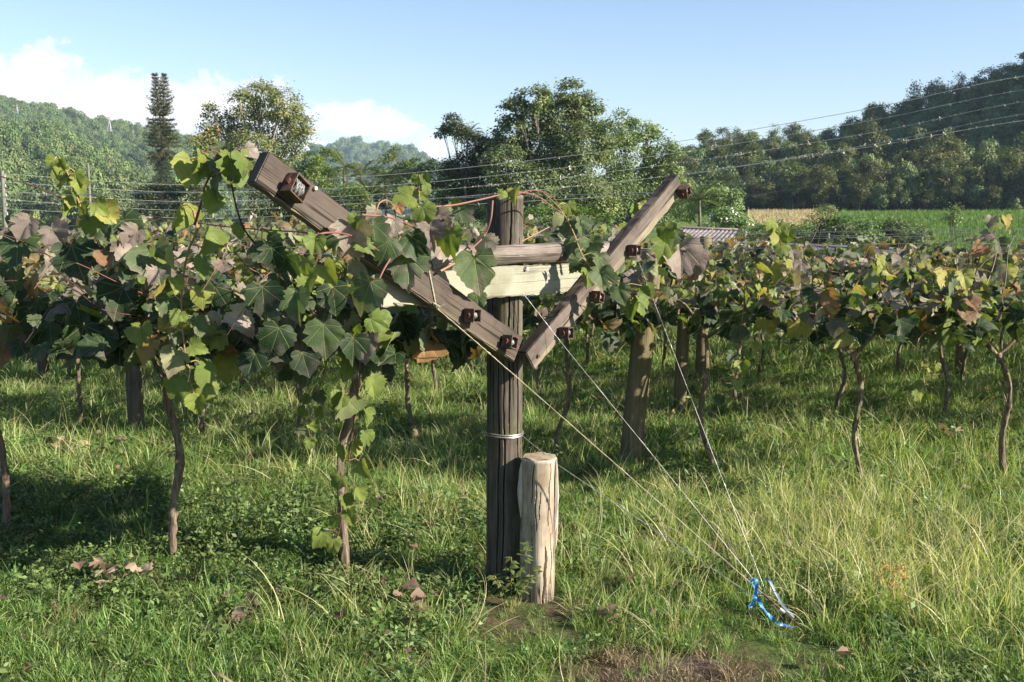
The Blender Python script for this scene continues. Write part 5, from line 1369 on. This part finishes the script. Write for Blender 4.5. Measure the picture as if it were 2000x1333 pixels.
def right_wood():
    rs = np.random.RandomState(99); pr = hill_protos(7, M_TREE_HILL); trunks = []
    spots = []
    for _ in range(9000):
        ph = rs.uniform(0.155, 0.545); r = 179 + 112 * rs.uniform(0, 1) ** 1.25; q = (r * math.sin(ph), r * math.cos(ph))
        sp = 4.4 if r < 190 else 6.2
        if all((q[0] - s[0]) ** 2 + (q[1] - s[1]) ** 2 > sp * sp for s in spots): spots.append(q)
        if len(spots) >= 292: break
    first = {}
    for i, (x, y) in enumerate(spots):
        k = rs.randint(7); z = Z(x, y)
        r = math.hypot(x, y); low = r < 192; ridge = r > 268
        lab, grp = (('dark broad-leaved tree in the wall of trees along the far edge of the maize field', 'trees at the foot of the wooded hill') if low else
                    ('broad-leaved tree on the skyline of the wooded hill at the right', 'trees on the skyline of the right hill') if ridge else ('broad-leaved tree on the wooded slope of the right hill', 'trees on the slope of the right hill'))
        o = thing('hillside_tree', lab, 'tree', (x, y, z - 0.2), grp)
        if k not in first: t = pr[k][0].build('trunk', M_BARKD, o); first[k] = t
        else: t = first[k].copy(); COL.objects.link(t); t.parent = o
        link('crown', pr[k][1], o)
        s = rs.uniform(0.75, 1.25) * (0.8 if low else 1.0); s = s * rs.choice((0.65, 0.85, 1.05)); o.scale = (s * rs.uniform(.8, 1.2), s * rs.uniform(.8, 1.2), s * rs.uniform(0.75, 1.4)); o.rotation_euler.z = rs.uniform(0, 6.28)


right_wood()
tree('broadleaf_tree', 'pale sunlit round tree standing out of the wooded slope above the field', 'tree', 176, [(1850, 300, 24), (1820, 310, 22), (1872, 318, 22), (1840, 332, 24), (1810, 338, 18)], 0.42, M_TREE_OLIVE, 1845, dens=10, seed=81, tone=(0, 0.8))
tree('broadleaf_tree', 'feathery tree rising above the others at the low end of the hill', 'tree', 215, [(1412, 262, 14), (1400, 275, 14), (1425, 276, 14), (1448, 268, 8), (1415, 290, 18)], 0.4, M_TREE_HILL, 1414, dens=7, seed=82)
tree('broadleaf_tree', 'thin open-topped tree on the skyline where the hill begins to climb', 'tree', 230, [(1508, 254, 10), (1502, 266, 10), (1515, 270, 12)], 0.4, M_TREE_HILL, 1508, dens=6, seed=83)
tree('broadleaf_tree', 'huge dark flat-topped tree at the summit by the right edge', 'tree', 262, [(1930, 152, 22), (1960, 148, 24), (1990, 145, 22), (1905, 168, 18), (1945, 172, 26), (1985, 172, 26), (2030, 140, 30)], 0.5, M_TREE_DARK, 1950, dens=10, seed=84, tone=(0.3, 1))
tree('broadleaf_tree', 'dark spreading tree on the skyline left of the summit', 'tree', 255, [(1705, 222, 14), (1722, 216, 14), (1670, 240, 14), (1690, 245, 18), (1655, 254, 12)], 0.5, M_TREE_DARK, 1692, dens=9, seed=85, tone=(0.3, 1))

# far woods on the left hills and the blue hill behind the palms
def far_kinds():
    K = []
    for k in range(6):
        rs = np.random.RandomState(700 + k); n = 1500; nc = rs.randint(4, 8)
        cen = np.stack([rs.normal(0, 1.5, nc), rs.normal(0, 1.5, nc), rs.uniform(3.0, 7.5, nc)], -1); rad = rs.uniform(1.3, 2.5, nc); q = rs.randint(0, nc, n)
        d = norm(rs.normal(0, 1, (n, 3)) + np.array([0, 0, .35])); p = cen[q] + d * rad[q][:, None] * rs.uniform(.75, 1.08, (n, 1)) * np.array([1, 1, .85]); ct = rs.uniform(0.2, 0.8, nc)
        V, F = diamonds(p, d + rs.normal(0, .35, (n, 3)), np.array([0, 0, -.4]) + rs.normal(0, .6, (n, 3)), rs.uniform(.45, .95, n), 0.95)
        K.append(np_mesh('far_crown', V, [F], M_FAR, {'tone': np.repeat(np.clip(ct[q] + rs.normal(0, .12, n), 0, 1), 4)}))
    return K


def woods(name, label, p0, p1, r0, r1, n, s, K, skip=None):
    rs = np.random.RandomState(len(name)); ph = rs.uniform(az(p0), az(p1), n); r = np.sqrt(rs.uniform(r0 * r0, r1 * r1, n)); x, y = r * np.sin(ph), r * np.cos(ph); z, hm = terrain(x, y, True)
    k = hm
    if skip is not None: k &= ~((noise2(x, y, 45.0) > skip) & (r < 540))
    for (hp, hr, hw) in CLEARED: k &= ~((np.abs(ph - hp) < hw) & (r > hr - 90) & (r < hr + 8))
    n = k.sum(); sc = rs.uniform(0.55, 1.35, (n, 1)) * s * np.array([1, 1, 1.0]) * np.stack([np.ones(n), np.ones(n), rs.uniform(.8, 1.5, n)], -1)
    scatter(name, np.stack([x, y, z - 0.8], -1)[k], np.stack([np.zeros(n), np.zeros(n), rs.uniform(0, 6.28, n)], -1), sc, rs.randint(0, 6, n), K, label, 'woodland')


def on_slope(px, py):
    """Distance at which the line of sight through (px, py) meets the hillside."""
    d = ray(px, py)
    for y in np.arange(150, 1500, 3.0):
        t = y / d.y
        if CAMH + d.z * t <= Z(d.x * t, y): return float(y)
    return 600.0


HOUSES = [(215, 374, 7.0, 6.0, 4.2, 'small white house with a white gable among the trees on the left', 0.5), (248, 297, 6, 6, 4, 'leftmost red-roofed house of the far hamlet on the hill', 0.2),
          (263, 298, 7, 6, 4, 'middle red-roofed house of the far hamlet on the hill', 0.2), (279, 300, 6, 6, 4, 'rightmost red-roofed house of the far hamlet on the hill', 0.2)]
CLEARED = [(az(h[0]), on_slope(h[0], h[1]), 0.006) for h in HOUSES] + [(az(33), on_slope(33, 248), 0.008), (az(213), on_slope(213, 258), 0.008)]
K = far_kinds()
woods('hill_forest', 'green woodland covering the long hill at the left', -1100, 620, 232, 900, 13500, 1.0, K, 0.62)
woods('blue_hill_forest', 'woodland on the far blue hill behind the palms', 500, 1060, 1150, 1720, 3000, 1.7, K)
woods('slope_forest', 'woodland filling the gaps between the trees of the right hill', 1180, 2160, 182, 330, 2200, 0.60, K)

# maize field
def maize():
    rs = np.random.RandomState(12); kinds = []
    for k in range(4):
        V, F, T = blades(11, 0.7, 1.25, 0.075, 0.22, 0.75, 4, (0.1, 0.9), curl=1.4, rs=rs); kinds.append(np_mesh('maize_plant', V, [F], M_CORN, {'tone': T}))
    dry = []
    for k in range(3):
        V, F, T = blades(11, 0.9, 1.6, 0.07, 0.2, 0.5, 4, (0.1, 0.9), curl=1.4, rs=rs); dry.append(np_mesh('ripe_maize_plant', V, [F], M_STRAW, {'tone': T}))
    X, Y = np.meshgrid(np.arange(8, 120, 0.62), np.arange(58, 182, 0.95)); x = (X + Y * 0.11).ravel() + rs.normal(0, .1, X.size); y = (Y + X * 0.02).ravel() + rs.normal(0, .12, X.size)
    r = np.hypot(x, y); ph = np.arctan2(x, y); k = (r < 177) & (ph > az(1460)) & (ph < az(2080)) & (r > 60)
    x, y, r, ph = x[k], y[k], r[k], ph[k]; d = (r > 138) & (ph < az(1605))
    for nm, m, kd, lab in (('maize_field', ~d, kinds, 'green maize crop in the field below the wooded hill'), ('ripe_maize', d, dry, 'straw-coloured ripe maize strip at the far left end of the field')):
        n = m.sum(); s = rs.uniform(.8, 1.2, (n, 1)) * np.ones((1, 3))
        scatter(nm, np.stack([x[m], y[m], terrain(x[m], y[m]) - .03], -1), np.stack([np.zeros(n), np.zeros(n), rs.uniform(0, 6.28, n)], -1), s, rs.randint(0, len(kd), n), kd, lab, 'crop')


maize()

# ------------------------------------------------------------------ sheds, houses, poles, pylons, cables
def shed(name, label, cat, q, mat, wallmat, wave=0.17, amp=0.018):
    """Low lean-to: corrugated roof through four corners (near left, near right, far right, far left), walls under it."""
    a, b, c, d = [Vector(p) for p in q]; cen = (a + b + c + d) / 4; gz = min(Z(p.x, p.y) for p in q); org = Vector((cen.x, cen.y, gz))
    o = thing(name, label, cat, org)
    n = int((b - a).length / wave * 8); V, F = [], []
    up = (b - a).cross(d - a).normalized(); up = up if up.z > 0 else -up
    for i in range(n + 1):
        t = i / n; h = math.sin(t * (b - a).length / wave * 2 * math.pi) * amp
        for s in (0, 1):
            p = a.lerp(b, t).lerp(d.lerp(c, t), s) + up * h; V.append(p)
        for s in (1, 0): V.append(V[-1 - (1 - s) * 0] * 1)
        V[-2] = a.lerp(b, t).lerp(d.lerp(c, t), 1) + up * (h - 0.012); V[-1] = a.lerp(b, t) + up * (h - 0.012)
    for i in range(n):
        k = i * 4
        F += [(k, k + 4, k + 5, k + 1), (k + 2, k + 6, k + 7, k + 3), (k + 3, k + 7, k + 4, k), (k + 1, k + 5, k + 6, k + 2)]
    m = MB(); m.add(V, F); m.build('roof', mat, o, None, True, org)
    ins = 0.25; w = MB(); qs = [cen + (p - cen) * 0.93 for p in (a, b, c, d)]
    V = [Vector((p.x, p.y, gz - 0.2)) for p in qs] + [p - UP * 0.06 for p in qs]
    w.add(V, [(0, 1, 5, 4), (1, 2, 6, 5), (2, 3, 7, 6), (3, 0, 4, 7)]); w.build('wall', wallmat, o, None, False, org)
    r = MB(); r.tube([d + UP * 0.04, c + UP * 0.04], 0.05, 6); r.build('ridge_cap', mat, o, None, True, org)
    r = MB(); r.tube([a - UP * 0.03, b - UP * 0.03], 0.035, 6); r.build('gutter', mat, o, None, True, org)
    return o


shed('shed', 'low shed with a grey corrugated roof seen past the right board', 'shed', [P(1255, 500, 27), P(1425, 474, 27), P(1441, 452, 31), P(1330, 447, 31)], M_ROOF, M_WALLB)
shed('shed', 'lean-to with a second corrugated roof stepping down in front of the hedge', 'shed', [P(1330, 500, 24), P(1545, 497, 24), P(1522, 479, 27), P(1400, 476, 27)], M_ROOF, M_WALLB)
shed('long_shed', 'long low shed with a dark slate-coloured roof below the hedge', 'shed', [P(1540, 512, 26), P(1790, 508, 26), P(1745, 489, 30), P(1530, 480, 30)], M_ROOF2, M_WALLW, 0.4, 0.012)


def house(px, py, D, w, d, h, label, roofmat=M_TILE, wall=M_WALLW, rot=0.2):
    c = P(px, py, D); gz = Z(c.x, c.y) - 0.3; org = Vector((c.x, c.y, gz)); o = thing('house', label, 'house', org); o.rotation_euler.z = rot
    m = MB(); m.box((0, 0, h / 2), (w / 2, d / 2, h / 2)); wl = m.build('wall', wall, o, None, False)
    r = MB(); e = 0.4; rh = w * 0.22
    V = [(-w / 2 - e, -d / 2 - e, h + .003), (w / 2 + e, -d / 2 - e, h + .003), (w / 2 + e, d / 2 + e, h + .003), (-w / 2 - e, d / 2 + e, h + .003), (-w / 2 - e, 0, h + rh), (w / 2 + e, 0, h + rh)]
    r.add(V, [(0, 1, 5, 4), (2, 3, 4, 5), (0, 4, 3), (1, 2, 5), (3, 2, 1, 0)]); r.build('roof', roofmat, o, None, False)
    for k in (-0.28, 0.28):
        f = MB(); f.box((k * w, -d / 2 - 0.01, h * 0.6), (w * 0.08, 0.03, h * 0.16)); f.build('window', M_ROOF2, o, None, False)
    return o


for k_, (px, py, w_, d_, h_, lab, rot) in enumerate(HOUSES):
    house(px, py, on_slope(px, py + 3), w_, d_, h_, lab, M_WALLW if k_ == 0 else M_TILE, M_WALLW, rot)


def pylon(px, py_top, py_base, D, label):
    t = P(px, py_top, D); b = P(px, py_base, D); gz = b.z; org = Vector((t.x, D, gz)); H = t.z - gz; o = thing('pylon', label, 'pylon', org)
    m = MB(); wb, wt = H * 0.11, H * 0.018
    cn = [(-1, -1), (1, -1), (1, 1), (-1, 1)]; lv = [0, .18, .34, .48, .6, .7, .79, .87, .94, 1]
    def c(k, f): w = wb + (wt - wb) * min(1, f / 0.85); return Vector((cn[k][0] * w, cn[k][1] * w, H * f))
    for k in range(4):
        m.tube([c(k, f) for f in lv], 0.15, 4)
        for i in range(len(lv) - 1): m.tube([c(k, lv[i]), c((k + 1) % 4, lv[i + 1])], 0.08, 3); m.tube([c((k + 1) % 4, lv[i]), c(k, lv[i + 1])], 0.08, 3)
    m.build('lattice_mast', M_STEEL, o)
    for f in (0.70, 0.82, 0.93):
        a = MB(); L = H * (0.16 if f < .8 else 0.13); a.tube([(-L, 0, H * f), (0, 0, H * (f + .03)), (L, 0, H * f)], 0.11, 4); a.tube([(-L, 0, H * f), (L, 0, H * f)], 0.10, 4); a.build('crossarm', M_STEEL, o)
    return o


pylon(33, 205, 248, on_slope(33, 248), 'steel lattice pylon nearer the left edge on the wooded hill')
pylon(213, 228, 258, on_slope(213, 258), 'smaller steel lattice pylon on the ridge of the wooded hill')


def pole(px, py_top, D, label, arms=True, r=0.11):
    t = P(px, py_top, D); gz = Z(t.x, D); org = Vector((t.x, D, gz - .2)); o = thing('utility_pole', label, 'utility pole', org)
    m = MB(); m.tube([(0, 0, 0), (0, 0, t.z - gz + 0.25)], [r * 1.2, r * .8], 10); m.build('pole', M_POLE, o)
    if arms:
        for k in range(5):
            a = MB(); zz = t.z - gz - 0.08 - k * 0.46; a.tube([(-.16, -.02, zz), (.16, -.02, zz)], 0.03, 6); a.tube([(.13, -.02, zz), (.13, -.02, zz + .14)], [.05, .03], 8); a.build('insulator_bracket', M_ZINC, o)
    return o


pole(4, 336, 50, 'slim utility pole at the left edge where the cables end')
pole(172, 322, 120, 'far plain pole between the left trees', False, 0.16)
pole(2330, 118, 37, 'utility pole beyond the right edge carrying the cables')


def cable(pts, label, r, mat, moss, seed, grp='overhead cables across the valley'):
    W = [P(*p) for p in pts]; sp = spline(W, 26); rs = np.random.RandomState(seed); b = MB(); b.tube(sp, r, 6); o = b.build('overhead_cable', mat); tag(o, label, 'cable', grp)
    if moss:
        q = np.array([tuple(s) for s in sp]); cum = np.concatenate([[0], np.cumsum(np.linalg.norm(np.diff(q, axis=0), axis=1))]); n = int(cum[-1] * moss); d = np.sort(rs.uniform(0, cum[-1], n)); d = d + 0.25 * np.sin(d * 1.7)
        c = np.stack([np.interp(d, cum, q[:, k]) for k in range(3)], -1); sz = (rs.gamma(2.0, 0.020, n) + 0.020) * np.where(c[:, 0] < -2, 0.65, 1.0)
        N = 7; c2 = np.repeat(c, N, 0); V, F = diamonds(c2, rs.normal(0, 1, (n * N, 3)), rs.normal(0, 1, (n * N, 3)), np.repeat(sz, N), 0.55)
        a = tag(link('air_plants', np_mesh('air_plants', V, [F], M_MOSS), o), kind='stuff')


cable([(4, 340, 50), (350, 361, 50), (700, 346, 48), (1000, 318, 46), (1330, 276, 44), (1700, 212, 41), (2000, 149, 39), (2330, 120, 37)], 'topmost overhead cable, clean and unbroken against the sky', 0.012, M_CABLE, 0.6, 1)
cable([(4, 356, 50), (350, 376, 50), (700, 366, 48), (1000, 340, 46), (1330, 298, 44), (1700, 236, 41), (2000, 176, 39), (2330, 145, 37)], 'second overhead cable from the top, lightly dotted with air plants', 0.012, M_CABLE, 2.2, 2)
cable([(4, 374, 50), (350, 394, 50), (700, 382, 48), (1000, 358, 46), (1330, 318, 44), (1700, 260, 41), (2000, 199, 39), (2330, 170, 37)], 'middle overhead cable, thickly dotted with air plants', 0.012, M_CABLE, 5.5, 3)
cable([(4, 390, 50), (350, 411, 50), (700, 398, 48), (1000, 376, 46), (1330, 341, 44), (1700, 283, 41), (2000, 223, 39), (2330, 192, 37)], 'fourth overhead cable from the top, thickly dotted with air plants', 0.012, M_CABLE, 5.0, 4)
cable([(1330, 343, 44.3), (1700, 287, 41.3), (2000, 236, 39.3), (2330, 208, 37.3)], 'lowest of the bundled cables, splitting from the fourth towards the right', 0.012, M_CABLE, 5.0, 5)
cable([(4, 408, 50), (350, 426, 50), (520, 424, 50), (700, 414, 48), (950, 398, 46), (1200, 384, 45), (1330, 374, 44)], 'thin low cable passing just above the vines', 0.01, M_CABLE, 0.5, 6)
cable([(1430, 388, 66), (1600, 362, 62), (1800, 326, 58), (2000, 286, 54), (2200, 250, 50)], 'lower brown cable in front of the wooded hill', 0.02, M_CABLE2, 0, 7)
cable([(1420, 374, 67), (1600, 352, 63), (1800, 320, 59), (2000, 289, 55), (2200, 262, 51)], 'upper brown cable in front of the wooded hill', 0.012, M_CABLE2, 0, 8)

# wire fence along the hedge
def fence():
    a, e = P(1455, 452, 38), P(1900, 470, 33); org = Vector((a.x, a.y, Z(a.x, a.y))); o = thing('wire_fence', 'wire fence on thin grey posts along the foot of the hedge', 'fence', org)
    for k in range(6):
        p = a.lerp(e, k / 5); gz = Z(p.x, p.y); m = MB(); m.tube([(p.x, p.y, gz - .1), (p.x, p.y, p.z + 0.05)], [.05, .045], 7); m.build('fence_post', M_POLE, o, None, True, org)
    for j in range(4):
        m = MB(); m.tube([a.lerp(e, t) - UP * (0.30 * j + .06 * math.sin(t * 5 * math.pi) ** 2) for t in np.linspace(0, 1, 30)], .008, 4); m.build('fence_wire', M_WIRE, o, None, True, org)


fence()

# dead leaves lying about, counted clumps and loose litter
def litter():
    rs = np.random.RandomState(8); L = LEAVES[1]
    def clump(px, py, n, spread, label, h=0.05):
        c = G(px, py); nrm = np.array([0, 0, 1.0]) + rs.normal(0, .6, (n, 3)); tip = rs.normal(0, 1, (n, 3)); p = np.stack([rs.normal(0, spread, n), rs.normal(0, spread * .7, n), np.abs(rs.normal(h, .025, n))], -1)
        V, F, UVs, T = stamp(L, rs.randint(0, len(L), n), p, frames(nrm, tip), rs.uniform(.04, .075, n), rs.uniform(.3, 1, n))
        o = link('dead_leaves', np_mesh('dead_leaves', V, F, M_LITTER, {'tone': T}, UVs)); o.location = (c.x, c.y, Z(c.x, c.y)); tag(o, label, 'dead leaves')
    clump(215, 1152, 16, .07, 'largest heap of pale curled dead leaves in the left foreground', .09)
    clump(128, 888, 5, .07, 'pale pinkish dead leaves on the grass left of the squat grey post', .10)
    clump(180, 880, 9, .16, 'scattered brown dead leaves beside the pale pinkish ones', .06)
    clump(500, 1200, 8, .12, 'brown dead leaves in the shade left of the post foot', .05)
    clump(825, 1190, 5, .05, 'few dead leaves at the left of the post foot', .06)
    clump(1330, 815, 6, .10, 'dead leaves at the foot of the slimmer post', .08)
    clump(1830, 870, 4, .07, 'small dark dead leaves right of the forked trunk', .10)
    clump(1215, 1225, 4, .08, 'dead leaves beside the bare trodden patch', .04)
    n = 260; x = rs.uniform(-3.2, 3.2, n); y = rs.uniform(3.2, 9.0, n); k = np.abs(x) < .55 * y; x, y = x[k], y[k]; n = len(x)
    V, F, UVs, T = stamp(L, rs.randint(0, len(L), n), np.stack([x, y, terrain(x, y) + rs.uniform(.01, .08, n)], -1), frames(np.array([0, 0, 1.0]) + rs.normal(0, .5, (n, 3)), rs.normal(0, 1, (n, 3))), rs.uniform(.018, .042, n), rs.uniform(0, .6, n))
    tag(link('fallen_leaves', np_mesh('fallen_leaves', V, F, M_LITTER, {'tone': T}, UVs)), 'brown fallen vine leaves scattered through the grass', 'fallen leaves', kind='stuff')


litter()


def plants():
    """The seed-headed sedge at the right and the green sprig at the post foot."""
    rs = np.random.RandomState(3)
    g = G(1790, 1235); o = thing('sedge', 'tall sedge with fuzzy golden-brown seed heads in the right foreground', 'sedge', g)
    b = MB(); top = P(1745, 1130, g.y) - g; b.tube(spline([(0, 0, 0), tuple(top * 0.55 + Vector((0.02, 0, 0))), tuple(top)], 6), [.004, .0038, .0036, .0034, .003, .003, .003, .003, .0026, .0025, .0024, .002, .002], 5, tone=.8); b.build('stalk', M_CANE, o)
    Ps, Ns, Ts = [], [], []
    for k in range(6):
        c = np.array(tuple(top)) + np.array([(-.035, 0, .05), (.03, 0, .045), (-.05, 0, .005), (.045, .01, .0), (0, 0, -.02), (.0, .0, .03)][k])
        n = 70; d = norm(rs.normal(0, 1, (n, 3))); Ps.append(c + d * .006); Ns.append(rs.normal(0, 1, (n, 3))); Ts.append(d)
    P_ = np.concatenate(Ps); V, F = diamonds(P_, np.concatenate(Ns), np.concatenate(Ts), rs.uniform(.012, .026, len(P_)), .22); sh = simple('golden_seed', (.34, .23, .07), (.50, .36, .13), 60, .8, .2)
    link('seed_head', np_mesh('seed_head', V, [F], sh), o)
    g = G(985, 1170); g.y -= 0.02; o = thing('weed_sprig', 'green sprig with pointed leaves growing against the foot of the end post', 'weed', (g.x + 0.03, g.y - .06, 0))
    b = MB(); Ps, Ns, Ts, S = [], [], [], []
    for k, (dx, h) in enumerate(((0.0, .22), (.05, .27), (-.05, .14), (.09, .18), (.03, .12))):
        e = Vector((dx * 1.4, -.02, h)); sp = spline([Vector((dx * .3, 0, 0)), Vector((dx * .8, -.01, h * .6)), e], 5); b.tube(sp, .0018, 5, tone=.9)
        for q in sp[3:]:
            for r_ in range(3): Ps.append(tuple(q)); Ts.append((rs.uniform(-1, 1), rs.uniform(-1, .4), rs.uniform(-.2, .4))); Ns.append((rs.normal(0, .3), -.3, 1)); S.append(rs.uniform(.022, .045))
    st = b.build('stem', M_CANE, o); V, F = diamonds(np.array(Ps), np.array(Ns), np.array(Ts), np.array(S), .8); link('leaves', np_mesh('leaves', V, [F], M_WEED, {'tone': rs.uniform(.3, 1, len(V))}), o)
    # one pale dry blade lying in front at the bottom edge
    b = MB(); b.tube(spline([G(405, 1312, .05), G(430, 1318, .07), G(470, 1345, .03)], 6), [.002, .005, .006, .007, .007, .006, .006, .006, .006, .006, .006, .005, .004], 4, tone=.9)
    o = b.build('dry_blade', M_DRYGRASS); tag(o, 'single broad straw-coloured blade lying at the bottom left edge', 'grass blade')


plants()

# ------------------------------------------------------------------ air: thin haze over the valley
def haze():
    m = MB(); m.box((0, 0, 70), (3700, 3700, 80)); o = m.build('haze', None, None, None, False); tag(o, 'thin blue haze hanging over the valley', 'haze', kind='stuff')
    mt, t, out = newmat('valley_haze'); v = t.new('ShaderNodeVolumePrincipled'); v.inputs['Color'].default_value = (0.55, 0.76, 1.0, 1); v.inputs['Density'].default_value = 0.00017; v.inputs['Anisotropy'].default_value = 0.0
    t.l.new(v.outputs[0], out.inputs['Volume']); o.data.materials.append(mt)


haze()
